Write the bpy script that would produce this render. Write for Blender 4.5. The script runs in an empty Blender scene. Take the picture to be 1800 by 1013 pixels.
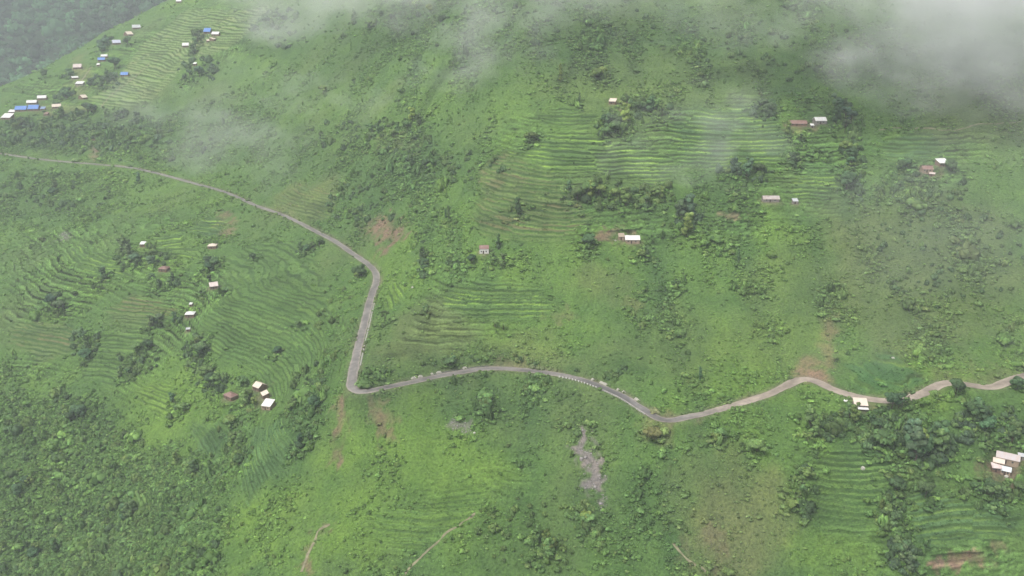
import bpy, math, random
import numpy as np
from mathutils import Matrix, Vector

random.seed(7)
RNG = np.random.default_rng(11)
SC = bpy.context.scene
COL = SC.collection

# ------------------------------------------------------------------ camera, sky, sun, exposure
FPX = 1559.0                      # focal length in pixels of the 1800-wide photograph
PITCH = math.radians(20)
CP, SP = math.cos(PITCH), math.sin(PITCH)
CAMZ = 400.0
cam_data = bpy.data.cameras.new('camera')
cam_data.sensor_width = 36
cam_data.lens = 36 * FPX / 1800
cam_data.clip_start = 1
cam_data.clip_end = 12000
cam = bpy.data.objects.new('camera', cam_data)
cam.location = (0, 0, CAMZ)
cam.rotation_euler = (math.pi / 2 - PITCH, 0, 0)
COL.objects.link(cam)
SC.camera = cam

SUN_EL, SUN_AZ = 60, 228          # azimuth measured clockwise from +Y: sun high, behind the camera's left shoulder
world = bpy.data.worlds.new('World')
SC.world = world
world.use_nodes = True
wn = world.node_tree
wn.nodes.clear()
w_out = wn.nodes.new('ShaderNodeOutputWorld')
w_bg = wn.nodes.new('ShaderNodeBackground')
w_sky = wn.nodes.new('ShaderNodeTexSky')
w_sky.sky_type = 'NISHITA'
w_sky.sun_disc = False
w_sky.sun_elevation = math.radians(SUN_EL)
w_sky.sun_rotation = math.radians(SUN_AZ)
w_sky.air_density = 1.0
w_sky.dust_density = 5.0
w_sky.ozone_density = 1.0
w_hsv = wn.nodes.new('ShaderNodeHueSaturation')
w_hsv.inputs['Saturation'].default_value = 0.30    # an overcast sky is nearly grey
w_bg.inputs['Strength'].default_value = 0.15
wn.links.new(w_sky.outputs[0], w_hsv.inputs['Color'])
wn.links.new(w_hsv.outputs[0], w_bg.inputs['Color'])
wn.links.new(w_bg.outputs[0], w_out.inputs['Surface'])

sun_data = bpy.data.lights.new('sun', 'SUN')
sun_data.energy = 1.5
sun_data.angle = math.radians(13)
sun_data.color = (1.0, 0.97, 0.92)
sun = bpy.data.objects.new('sun', sun_data)
_az, _el = math.radians(SUN_AZ), math.radians(SUN_EL)
_sd = Vector((math.sin(_az) * math.cos(_el), math.cos(_az) * math.cos(_el), math.sin(_el)))
sun.rotation_euler = _sd.to_track_quat('Z', 'Y').to_euler()
sun.location = (0, 300, 900)
COL.objects.link(sun)

SC.view_settings.view_transform = 'Standard'
SC.view_settings.look = 'None'
SC.view_settings.gamma = 1
SC.view_settings.use_curve_mapping = False
SC.view_settings.exposure = 0.44

SC.render.engine = 'CYCLES'
cy = SC.cycles
cy.max_bounces = 12
cy.diffuse_bounces = 2
cy.glossy_bounces = 1
cy.transmission_bounces = 1
cy.volume_bounces = 11
cy.transparent_max_bounces = 4
cy.volume_step_rate = 1.0
cy.volume_max_steps = 256

# ------------------------------------------------------------------ helpers: noise, rays, tagging
def _hash(ix, iy, seed):
    h = (ix.astype(np.int64) * 374761393 + iy.astype(np.int64) * 668265263 + seed * 1442695041) & 0xFFFFFFFF
    h = ((h ^ (h >> 13)) * 1274126177) & 0xFFFFFFFF
    h = ((h ^ (h >> 16)) * 2246822519) & 0xFFFFFFFF
    return h ^ (h >> 15)

def perlin(x, y, seed=0):
    x = np.asarray(x, float); y = np.asarray(y, float)
    x0 = np.floor(x); y0 = np.floor(y)
    fx = x - x0; fy = y - y0
    u = fx * fx * fx * (fx * (fx * 6 - 15) + 10); v = fy * fy * fy * (fy * (fy * 6 - 15) + 10)
    def g(ox, oy):
        a = _hash(x0 + ox, y0 + oy, seed) * (2 * math.pi / 4294967296.0)
        return np.cos(a) * (fx - ox) + np.sin(a) * (fy - oy)
    a = g(0, 0); b = g(1, 0); c = g(0, 1); d = g(1, 1)
    return 1.4 * ((a + u * (b - a)) + v * ((c + u * (d - c)) - (a + u * (b - a))))

def fbm(x, y, wl, octs, seed=0, gain=0.5):
    r = 0; amp = 1.0
    for k in range(octs):
        r = r + amp * perlin(np.asarray(x) / wl, np.asarray(y) / wl, seed + 17 * k)
        wl *= 0.5; amp *= gain
    return r

def sstep(a, b, x):
    t = np.clip((x - a) / (b - a), 0, 1)
    return t * t * (3 - 2 * t)

def ray(u, v):
    X = (np.asarray(u, float) - 900) / FPX; Y = (506.5 - np.asarray(v, float)) / FPX
    return np.stack([X, CP + SP * Y, -SP + CP * Y], -1)

def project(x, y, z):
    z = z - CAMZ
    d = y * CP - z * SP
    return 900 + FPX * x / d, 506.5 - FPX * (y * SP + z * CP) / d, d

def tag(o, label=None, cat=None, group=None, kind=None):
    if label: o['label'] = label
    if cat: o['category'] = cat
    if group: o['group'] = group
    if kind: o['kind'] = kind
    return o

def link(name, me, mat=None, parent=None, col=None):
    o = bpy.data.objects.new(name, me)
    (col or COL).objects.link(o)
    if mat is not None and me is not None and len(me.materials) == 0:
        me.materials.append(mat)
    if parent is not None:
        o.parent = parent
    return o

def empty(name, loc, rz=0.0):
    o = bpy.data.objects.new(name, None)
    o.empty_display_size = 1
    o.location = loc
    o.rotation_euler = (0, 0, rz)
    COL.objects.link(o)
    return o

def fast_mesh(name, verts, quads, smooth=False):
    me = bpy.data.meshes.new(name)
    nv, nf = len(verts), len(quads)
    k = quads.shape[1]
    me.vertices.add(nv); me.vertices.foreach_set('co', np.ascontiguousarray(verts, np.float32).ravel())
    me.loops.add(nf * k); me.loops.foreach_set('vertex_index', np.ascontiguousarray(quads, np.int32).ravel())
    me.polygons.add(nf); me.polygons.foreach_set('loop_start', np.arange(0, nf * k, k, dtype=np.int32))
    me.update(calc_edges=True)
    if smooth:
        me.polygons.foreach_set('use_smooth', np.ones(nf, bool))
    return me

def color_attr(me, name, rgb):
    a = me.attributes.new(name, 'FLOAT_COLOR', 'POINT')
    d = np.ones((len(rgb), 4), np.float32); d[:, :3] = rgb
    a.data.foreach_set('color', d.ravel())

# ------------------------------------------------------------------ the lie of the land (camera-relative z while fitting)
ROAD_PX = [(-140,258,-193),(0,270,-196),(160,288,-198),(255,300,-199),(350,325,-200),(450,362,-201.5),(560,410,-203),(625,450,-204.5),(654,472,-205.2),(662,492,-205.6),(650,530,-206.5),(632,600,-208),(620,660,-209.4),(620,683,-209.9),(640,688,-210.2),(700,678,-211),(790,658,-211.6),(880,648,-212),(1000,662,-212),(1080,690,-212),(1128,718,-212),(1165,738,-212),(1210,733,-211.6),(1260,722,-211),(1350,695,-210),(1395,673,-209.4),(1425,669,-209),(1480,694,-208),(1550,708,-207),(1610,697,-206),(1650,678,-205.4),(1680,674,-205),(1740,680,-203.4),(1785,665,-202),(1870,640,-200)]
LAND_PX = [(472,713,537),(335,553,655),(180,480,720),(60,600,660),(100,950,560),(0,1010,545),(0,760,610),(300,880,520),(250,420,745),(400,820,510),
 (560,1000,408),(740,1000,405),(900,1000,405),(1150,1000,402),(1300,1000,400),(1500,1000,398),(1800,1000,392),(1765,820,430),(1500,850,425),(1100,850,428),(800,830,440),(600,820,450),(380,540,641),(540,640,550),(450,430,723),(575,500,634),(460,535,628),(545,585,580),
 (900,400,565),(1100,423,560),(1350,352,578),(1620,300,590),(1700,480,528),(1450,520,528),(1150,560,520),(760,560,525),(760,400,610),
 (900,100,710),(1440,214,640),(1100,200,660),(900,0,790),(1300,60,725),(1700,100,700),(1800,0,770),(1500,0,770),(1200,0,780),
 (60,190,1080),(240,60,1250),(370,65,1090),(450,200,935),(650,200,800),(650,20,950),(450,20,1140),(200,230,1000),(250,130,1110),
 (0,155,1180),(180,62,1340),(320,0,1430)]
LAND_W = [(-860,1380,-300),(-760,1520,-260),(-680,1640,-210),(-950,1250,-300),(-420,1600,0),(-150,1150,10),(-150,1500,70),(200,900,40),(200,1500,90),(600,800,40),(600,1300,90),(900,1500,90),(0,250,-300),(250,220,-290),(-250,250,-350),(-500,420,-390),(-700,700,-360),(-850,1000,-300),(500,350,-150),(600,550,-70)]
_c = []
for u, v, z in ROAD_PX:
    d = ray(u, v); _c.append(d * (z / d[2]))
for u, v, t in LAND_PX:
    _c.append(ray(u, v) * t)
CPS = np.array(_c + [np.array(w, float) for w in LAND_W])
_XY = CPS[:, :2] / 100.0
def _fit(xy, z, lam):
    n = len(xy); d2 = ((xy[:, None] - xy[None]) ** 2).sum(-1)
    K = np.where(d2 > 0, .5 * d2 * np.log(np.maximum(d2, 1e-12)), 0)
    A = np.zeros((n + 3, n + 3)); A[:n, :n] = K + lam * np.eye(n); A[:n, n] = 1; A[:n, n + 1:] = xy; A[n:, :n] = A[:n, n:].T
    return np.linalg.solve(A, np.r_[z, 0, 0, 0])
_CO = _fit(_XY, CPS[:, 2], 0.01)

# low spurs (+) and hollows (-) that bend the terraces: pixel, distance, height, radius
BUMPS = [(1490,870,420,8.5,26),(80,590,664,-4.5,26),(470,810,500,4.5,18),(740,930,422,3.5,24),(1040,285,612,4.0,34),(1280,240,625,1.5,30),(900,525,540,-2.0,22),(330,420,740,-2.5,25),(230,545,672,2.0,20),(470,560,632,2.0,22),(1600,260,606,2.0,25)]
_BW = []
for u, v, t, hh, rr in BUMPS:
    q = ray(u, v) * t; _BW.append((q[0] / 100, q[1] / 100, hh, rr / 100))
def h_base(x, y):
    x = np.asarray(x, float) / 100; y = np.asarray(y, float) / 100
    r = _CO[-3] + _CO[-2] * x + _CO[-1] * y
    for (px, py), c in zip(_XY, _CO[:-3]):
        d2 = (x - px) ** 2 + (y - py) ** 2
        r = r + (.5 * c) * d2 * np.log(np.maximum(d2, 1e-12))
    for bx, by, hh, rr in _BW:
        r = r + hh * np.exp(-((x - bx) ** 2 + (y - by) ** 2) / (2 * rr * rr))
    return r + CAMZ

def ground_at(u, v):
    """world x, y, z of the first hillside point on the line of sight through photograph pixels u, v"""
    u = np.atleast_1d(np.asarray(u, float)); v = np.atleast_1d(np.asarray(v, float))
    d = ray(u, v)
    ts = np.concatenate([np.arange(330, 900, 6.0), np.arange(900, 1700, 8.0)])
    p = d[:, None, :] * ts[None, :, None]
    below = (p[..., 2] + CAMZ) < h_base(p[..., 0], p[..., 1])
    k = np.where(below.any(1), below.argmax(1), len(ts) - 1)
    k = np.maximum(k, 1)
    a, b = ts[k - 1].copy(), ts[k].copy()
    for _ in range(10):
        m = .5 * (a + b); q = d * m[:, None]
        bl = q[:, 2] + CAMZ < h_base(q[:, 0], q[:, 1])
        b = np.where(bl, m, b); a = np.where(bl, a, m)
    q = d * b[:, None]
    q[:, 2] += CAMZ
    return q

# ---- polygons laid on the ground, with soft ragged edges
class Zone:
    def __init__(self, pts=None, ell=None):
        if ell is not None:
            cx, cy_, rx, ry = ell
            an = np.linspace(0, 2 * math.pi, 14, endpoint=False)
            pts = [(cx + rx * math.cos(a), cy_ + ry * math.sin(a)) for a in an]
        p = np.array(pts, float)
        self.px = p
    def lay(self, w):
        self.w = w; self.lo = w.min(0); self.hi = w.max(0)
    @staticmethod
    def many(specs):
        zs = [Zone(**q) for q in specs]
        P = np.concatenate([z.px for z in zs]); W = ground_at(P[:, 0], P[:, 1])[:, :2]; k = 0
        for z in zs:
            z.lay(W[k:k + len(z.px)]); k += len(z.px)
        return zs
    def sd(self, x, y, pad=30.0):
        """signed distance, positive inside, -1e3 far away"""
        r = np.full(x.shape, -1e3)
        m = (x > self.lo[0] - pad) & (x < self.hi[0] + pad) & (y > self.lo[1] - pad) & (y < self.hi[1] + pad)
        if not m.any(): return r
        X, Y = x[m], y[m]
        d2 = np.full(X.shape, 1e12); ins = np.zeros(X.shape, bool)
        n = len(self.w)
        for i in range(n):
            ax, ay = self.w[i]; bx, by = self.w[(i + 1) % n]
            ex, ey = bx - ax, by - ay
            t = np.clip(((X - ax) * ex + (Y - ay) * ey) / max(ex * ex + ey * ey, 1e-9), 0, 1)
            d2 = np.minimum(d2, (X - ax - t * ex) ** 2 + (Y - ay - t * ey) ** 2)
            c = ((ay > Y) != (by > Y)) & (X < (bx - ax) * (Y - ay) / (by - ay if abs(by - ay) > 1e-9 else 1e-9) + ax)
            ins ^= c
        d = np.sqrt(d2)
        r[m] = np.where(ins, d, -d)
        return r

# terraced fields: pixels outline, step height, colour of tread, colour of grassy bank, bank share, soil share
CROP = (0.070, 0.135, 0.058); CROP2 = (0.092, 0.165, 0.050); LIMEF = (0.150, 0.250, 0.050)
PALEF = (0.185, 0.250, 0.108); TAN = (0.118, 0.162, 0.062); EARTH = (0.175, 0.130, 0.085)
BANK_SHADE = (0.036, 0.070, 0.024); BANKL = (0.215, 0.340, 0.058); BANKM = (0.125, 0.205, 0.050)  # the darkest bank tone has riser shade painted in with the weeds
FIELDS = [
 ('terraced green crop field right of the four small white houses', [(432,425),(520,420),(572,468),(588,540),(578,625),(548,688),(500,716),(440,655),(362,622),(350,572),(392,515),(402,455)], 1.55, CROP2, BANK_SHADE, 0.42),
 ('curved terraces like a bowl below the cream roofed house', [(436,745),(500,732),(524,768),(502,822),(432,888),(412,862),(430,800)], 1.6, CROP, BANKM, 0.45),
 ('arched pale fallow terraces near the left edge', [(20,575),(75,556),(140,566),(132,618),(66,640),(22,612)], 1.7, TAN, BANK_SHADE, 0.35),
 ('lime edged terraces left of the small clump house', [(96,452),(140,428),(222,452),(226,486),(140,476)], 2.2, CROP2, BANKL, 0.4),
 ('mixed brown and green terraces below the red roofed hut', [(188,545),(236,512),(318,540),(266,582),(222,572)], 1.7, TAN, BANKM, 0.5),
 ('soft green terraces above the dark scrub wood', [(150,596),(250,572),(268,642),(186,690),(136,660)], 1.8, CROP2, BANKM, 0.45),
 ('bright lime terraces left of the rust roofed hut', [(236,668),(292,662),(316,716),(286,738),(236,706)], 1.8, LIMEF, BANKL, 0.4),
 ('small green terraces right of the clump house', [(266,418),(324,402),(350,452),(284,462)], 1.8, CROP2, BANKL, 0.4),
 ('narrow lime terraces under the road by the brown slip', [(330,395),(372,372),(398,392),(384,412),(340,412)], 1.8, CROP, BANKL, 0.35),
 ('dark green maize terraces below the rust roofed hut', [(326,742),(396,738),(412,790),(356,806)], 1.7, CROP, BANKM, 0.4),
 ('tiny bright terraces inside the road bend', [(664,528),(690,490),(726,494),(684,545)], 1.8, LIMEF, BANKL, 0.4),
 ('wavy terraces on the slope above the lower road', [(776,520),(830,492),(860,486),(944,498),(972,532),(956,566),(850,566),(780,552)], 1.9, CROP2, BANKL, 0.4),
 ('brown and green terraces falling left of the tree clump', [(838,292),(892,258),(972,300),(1040,385),(1000,424),(930,438),(824,410),(842,345)], 2.1, TAN, BANKM, 0.45),
 ('long green terraces above the large tree clump', [(880,272),(962,232),(1080,248),(1192,272),(1178,326),(1050,312),(965,304)], 2.2, CROP2, BANKL, 0.35),
 ('wide level terraces under the drifting mist', [(1186,206),(1352,178),(1386,232),(1372,286),(1270,296),(1188,292)], 2.2, CROP, BANKL, 0.35),
 ('green terraces beside the tree belt on the right', [(1386,312),(1474,304),(1484,345),(1404,366)], 2.0, CROP2, BANKL, 0.35),
 ('faint terraces left of the rust and white houses', [(1536,246),(1640,228),(1660,268),(1560,294)], 2.0, CROP, BANKM, 0.35),
 ('deep green crop plot above the road at right', [(1478,636),(1560,618),(1626,660),(1604,688),(1540,692),(1494,680)], 2.0, (0.055,0.130,0.050), BANKM, 0.25),
 ('curved green terraces below the roadside house', [(1432,792),(1500,786),(1586,796),(1562,860),(1560,930),(1530,972),(1450,946),(1400,904),(1424,850)], 1.7, CROP2, BANK_SHADE, 0.35),
 ('dense blue green maize slope at the lower right', [(1596,852),(1690,858),(1800,902),(1800,950),(1650,966),(1606,1000),(1592,930)], 2.0, CROP, BANKM, 0.35),
 ('pale ridge field of terraces above the village', [(480,8),(440,60),(405,84),(330,112),(262,180),(182,190),(150,176),(205,140),(250,78),(330,14)], 2.6, PALEF, BANKM, 0.45),
 ('old grassed over terraces near the bottom edge', [(640,884),(700,896),(852,858),(836,908),(730,978),(622,962)], 1.5, (0.115,0.200,0.042), BANKM, 0.4),
 ('faint brown terraces above the upper road', [(480,352),(530,318),(600,335),(578,392),(540,392)], 1.7, TAN, BANKM, 0.45),
 ('small terraces below the small shed with bare yard', [(920,205),(1010,188),(1060,200),(1040,236),(960,228)], 1.9, CROP2, BANKM, 0.4),
]
FZ = Zone.many([dict(pts=f[1]) for f in FIELDS])

# ---- road centre line
def catmull(P, per):
    P = np.asarray(P, float); out = []
    for i in range(1, len(P) - 2):
        p0, p1, p2, p3 = P[i - 1], P[i], P[i + 1], P[i + 2]
        n = max(2, int(np.linalg.norm((p2 - p1)[:2]) / per))
        t = np.linspace(0, 1, n, endpoint=False)[:, None]
        out.append(.5 * ((2 * p1) + (-p0 + p2) * t + (2 * p0 - 5 * p1 + 4 * p2 - p3) * t ** 2 + (-p0 + 3 * p1 - 3 * p2 + p3) * t ** 3))
    return np.concatenate(out)
def resample(P, step):
    s = np.r_[0, np.cumsum(np.linalg.norm(np.diff(P[:, :2], axis=0), axis=1))]
    q = np.arange(0, s[-1], step)
    return np.stack([np.interp(q, s, P[:, k]) for k in range(P.shape[1])], 1)
_rp = np.array([np.r_[(ray(u, v) * (z / ray(u, v)[2]))[:2], 0] for u, v, z in ROAD_PX])
_rp = np.vstack([2 * _rp[0] - _rp[1], _rp, 2 * _rp[-1] - _rp[-2]])
RC = resample(catmull(_rp, 1.0), 1.0)
_k = np.hanning(15); _k /= _k.sum()
for _a in (0, 1): RC[:, _a] = np.convolve(np.pad(RC[:, _a], 7, mode='reflect', reflect_type='odd'), _k, 'valid')
RC[:, 2] = h_base(RC[:, 0], RC[:, 1])
_k = np.hanning(41); _k /= _k.sum()
RC[:, 2] = np.convolve(np.pad(RC[:, 2], 20, mode='edge'), _k, 'valid')
_tg = np.gradient(RC[:, :2], axis=0); _tg /= np.linalg.norm(_tg, axis=1)[:, None]
RN = np.stack([-_tg[:, 1], _tg[:, 0]], 1)      # left-hand normal: uphill side
RU, RV, RD = project(RC[:, 0], RC[:, 1], RC[:, 2])
RHALF = 2.45 - .35 * (1 - sstep(450, 640, RU)) + 0.4 * np.exp(-((RU - 622) / 26) ** 2) * (RV > 640) + 0.5 * (RU > 1380)

def road_info(x, y, reach=14.0):
    d = np.full(x.shape, 1e3); zz = np.zeros(x.shape); ss = np.zeros(x.shape, np.int32); side = np.zeros(x.shape)
    n = len(RC)
    for i in range(0, n, 12):
        P = RC[i:i + 13]
        m = (x > P[:, 0].min() - reach) & (x < P[:, 0].max() + reach) & (y > P[:, 1].min() - reach) & (y < P[:, 1].max() + reach)
        if not m.any(): continue
        idx = np.nonzero(m)[0]
        dx = x[idx, None] - P[None, :, 0]; dy = y[idx, None] - P[None, :, 1]
        dd = dx * dx + dy * dy
        k = dd.argmin(1); r = np.arange(len(idx))
        # perpendicular distance to the local tangent keeps the edge straight between samples
        nx, ny = RN[i + k, 0], RN[i + k, 1]
        lat = dx[r, k] * nx + dy[r, k] * ny
        dist = np.where(dd[r, k] < 4 + lat * lat, np.abs(lat), np.sqrt(dd[r, k]))
        b = dist < d[idx]
        j = idx[b]
        d[j] = dist[b]; zz[j] = P[k[b], 2]; ss[j] = i + k[b]; side[j] = np.sign(lat[b])
    return d, zz, ss, side

# ---- houses: u, v, length px, depth/length, yaw deg, roof form, roof colour, wall colour, wall height, name, label
HOUSES = [
 (14,209,17,.62,0,'shed','white','mud',2.2,'farmhouse','bright white roofed house at the left edge below the blue roofs'),
 (22,199,11,.5,4,'shed','white','mud',1.8,'shed','low white shed between the leftmost white house and the blue roofs'),
 (39,195,20,.5,9,'gable','blue','mud',2.4,'farmhouse','long bright blue roofed house, left of the two joined blue roofs'),
 (61,194,18,.62,10,'gable','blue','mud',2.6,'farmhouse','bright blue roofed house, right of the two joined blue roofs'),
 (76,194,8,.7,10,'shed','fadedblue','mud',2.0,'shed','small faded blue lean-to beside the blue roofed houses'),
 (57,183,17,.42,15,'gable','white','mud',2.2,'farmhouse','narrow white roofed house just behind the blue roofs'),
 (75,175,15,.5,15,'gable','white','mud',2.3,'farmhouse','white roofed house behind and right of the narrow white roof'),
 (100,190,15,.5,24,'gable','cream','mud',2.2,'farmhouse','pale cream house right of the blue roofs, half among trees'),
 (82,203,7,.7,0,'shed','rust','mud',1.8,'shed','tiny brown shed in the trees below the faded blue lean-to'),
 (146,174,10,.8,55,'gable','cream','mud',2.2,'hut','cream hut below the dark trees in the middle of the village'),
 (141,150,14,.45,0,'shed','white','stone',2.2,'farmhouse','flat white roofed house in the middle of the village path'),
 (132,139,11,.36,38,'shed','white','mud',1.8,'shed','slim white shed slanting just above the flat white roof'),
 (137,121,14,.7,18,'gable','pink','mud',2.5,'farmhouse','pinkish white gabled house in the upper left village'),
 (179,108,12,.55,16,'gable','blue','mud',2.4,'farmhouse','blue roofed house with a white roof right behind it'),
 (184,102,11,.5,14,'gable','white','mud',2.4,'farmhouse','white roofed house tucked right behind a small blue roof'),
 (173,116,5,.8,10,'shed','white','mud',1.6,'shed','tiny white shed at the corner of the blue and white pair'),
 (220,134,13,.6,8,'gable','blue','mud',2.2,'farmhouse','lone blue roofed house at the end of the dark tree row'),
 (205,78,14,.62,28,'gable','lilac','mud',2.4,'farmhouse','lilac grey roofed house high in the village among trees'),
 (226,63,11,.8,48,'gable','cream','mud',2.3,'farmhouse','cream house between the lilac roof and the topmost grey roof'),
 (240,51,14,.6,24,'gable','grey','mud',2.3,'farmhouse','grey white roofed house, topmost of the village row'),
 (315,5,9,.7,10,'gable','white','mud',2.2,'hut','white roofed hut on the ridge at the top edge'),
 (327,83,11,.75,14,'gable','white','mud',2.3,'farmhouse','white roofed house left of the round dark trees on the ridge field'),
 (366,59,12,.9,4,'gable','blue','mud',2.6,'farmhouse','blue roofed house beside the round dark trees on the ridge field'),
 (380,63,13,.55,0,'gable','white','mud',2.2,'farmhouse','white roofed house touching the blue roof on the ridge field'),
 (374,72,8,.7,76,'shed','cream','mud',2.0,'shed','cream shed below the white roof on the ridge field'),
 (366,74,5,.7,30,'shed','cream','mud',1.6,'shed','tiny pale shed left of the cream shed on the ridge field'),
 (343,115,5,.8,0,'shed','white','mud',1.8,'hut','tiny white hut in the bushes below the ridge field'),
 (1077,183,11,.8,-18,'shed','cream','mud',2.2,'hut','small cream roofed hut left of a bare red yard'),
 (1440,217,18,.62,3,'gable','white','stone',2.4,'farmhouse','white gabled house at the left of the tall tree belt'),
 (1427,225,5,.9,0,'shed','white','stone',1.9,'outhouse','tiny white outhouse below the gabled house by the tree belt'),
 (1401,221,28,.34,-3,'gable','rust','mud',2.0,'farmhouse','long low rust brown house left of the tiny white outhouse'),
 (1628,302,16,.6,-5,'gable','rust','tan',2.3,'farmhouse','rust brown roofed house left of a bright white roof'),
 (1638,310,8,.45,-28,'shed','pink','mud',1.7,'shed','small pale shed at the corner of the rust roofed house'),
 (1655,291,16,.7,8,'shed','white','mud',2.2,'farmhouse','bright white roofed house right of the rust brown roof'),
 (1354,354,26,.36,-1,'gable','patchy','stone',2.1,'farmhouse','long house with patchy pale roof above the tan terraces'),
 (1397,358,8,.8,0,'shed','grey','stone',1.9,'shed','small grey shed right of the long patchy roofed house'),
 (1111,426,23,.5,-2,'gable','white','tan',2.6,'farmhouse','white roofed house with tan wall on the central slope'),
 (1092,421,9,.9,0,'shed','tan','tan',2.2,'annex','square tan annex at the left end of the white roofed house'),
 (851,444,15,.62,2,'gable','rust','white',3.2,'farmhouse','white walled house with brown roof above the green hedge'),
 (1511,717,20,.62,-8,'shed','cream','stone',2.6,'farmhouse','cream roofed house standing below the road at right'),
 (1770,811,33,.42,-28,'gable','greytan','tan',2.8,'farmhouse','long grey roofed farmhouse, largest in the walled yard'),
 (1754,818,16,.62,-28,'gable','cream','tan',2.5,'barn','cream roofed barn left of the long grey farmhouse'),
 (1750,827,14,.6,-12,'shed','pink','mud',2.1,'shed','pinkish low roof at the front corner of the yard'),
 (1767,832,14,.72,-30,'gable','paleblue','tan',2.3,'barn','pale blue white roofed barn at the front of the yard'),
 (1794,807,9,.6,-20,'shed','grey','stone',1.9,'shed','small grey shed behind the long farmhouse at right edge'),
 (252,433,8,.75,0,'shed','white','mud',2.2,'hut','small white hut beside the dark clump on the left slope'),
 (374,436,13,.8,4,'hip','cream','mud',2.4,'hut','cream white hut below the brown slip on the left slope'),
 (376,506,13,.85,22,'gable','pink','mud',2.4,'hut','pale pink grey hut at the left corner of the terraces'),
 (335,556,14,.85,4,'hip','white','mud',2.4,'hut','white roofed hut above the dark tree belt'),
 (336,538,4,.9,0,'shed','white','mud',1.6,'shed','tiny white shed above the white roofed hut'),
 (331,582,6,.5,12,'shed','grey','mud',1.6,'shed','tiny grey shed in the trees below the white roofed hut'),
 (289,476,14,.8,-8,'hip','rust','mud',2.4,'hut','red brown roofed hut in a dark clump on the left slope'),
 (406,700,20,.62,-38,'hip','rust','mud',2.5,'hut','rust roofed hut among trees left of the cream house'),
 (457,684,15,.8,-36,'gable','cream','mud',2.6,'farmhouse','cream roofed house beside the terraces, upper of the pair'),
 (466,698,14,.55,-62,'shed','cream','mud',2.2,'barn','narrow cream barn joined below the cream roofed house'),
 (472,717,16,.8,-16,'shed','white','tan',2.5,'farmhouse','white roofed house just below the narrow cream barn'),
]
_hp = ground_at([h[0] for h in HOUSES], [h[1] for h in HOUSES])
HPOS = []
for h, p in zip(HOUSES, _hp):
    dpt = p[1] * CP - (p[2] - CAMZ) * SP
    L = h[2] * dpt / FPX * (.92 if h[1] < 215 and h[0] < 400 else 1.06)
    HPOS.append((p[0], p[1], p[2], L, L * h[3] * {'gable': 1.42, 'shed': 1.25, 'hip': 1.1}[h[5]] * (1.3 if h[1] < 215 and h[0] < 400 else 1)))

# old, half overgrown terraces round about the worked fields: outline, step, strength
FAINT = [
 ([(10,430),(120,400),(330,380),(420,400),(400,560),(330,600),(300,690),(200,720),(60,690),(10,640)], 2.0, .9),
 ([(440,700),(560,640),(600,540),(610,640),(560,760),(500,850),(420,900),(400,830)], 1.9, .8),
 ([(820,260),(950,190),(1180,180),(1400,160),(1500,230),(1480,390),(1300,420),(1050,420),(840,430)], 2.2, .85),
 ([(1500,230),(1640,210),(1780,230),(1700,340),(1560,330)], 2.2, .7),
 ([(600,840),(880,800),(1000,860),(850,960),(640,1000)], 1.6, .65),
 ([(1380,760),(1700,780),(1800,860),(1800,1010),(1560,1010),(1400,940)], 1.8, .8),
 ([(760,470),(980,470),(1050,560),(980,620),(700,620)], 2.0, .6),
 ([(0,160),(140,110),(330,0),(480,0),(440,110),(240,200),(100,210)], 2.6, .85),
]
AZ = Zone.many([dict(pts=f[0]) for f in FAINT])
def field_sd(Z, x, y):
    sd = Z.sd(x, y); m = sd > -20
    sd[m] += 5.0 * fbm(x[m], y[m], 22, 3, 21, .6)
    return sd
def steps(z, x, y, H):
    """step number and position within the step, with wandering banks"""
    plot = np.floor(x / 52 + 1.6 * perlin(x / 60, y / 60, 35))
    q = (z + 1.7 * fbm(x, y, 60, 2, 31) + .38 * fbm(x, y, 9, 2, 33)) / H
    q = q + .55 * perlin(q * .45, plot * 7.3, 37) + (_hash(plot, plot * 0, 39) % 1000) / 1000.0
    k = np.floor(q)
    return k, q - k
B0, B1 = .64, .96
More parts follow.
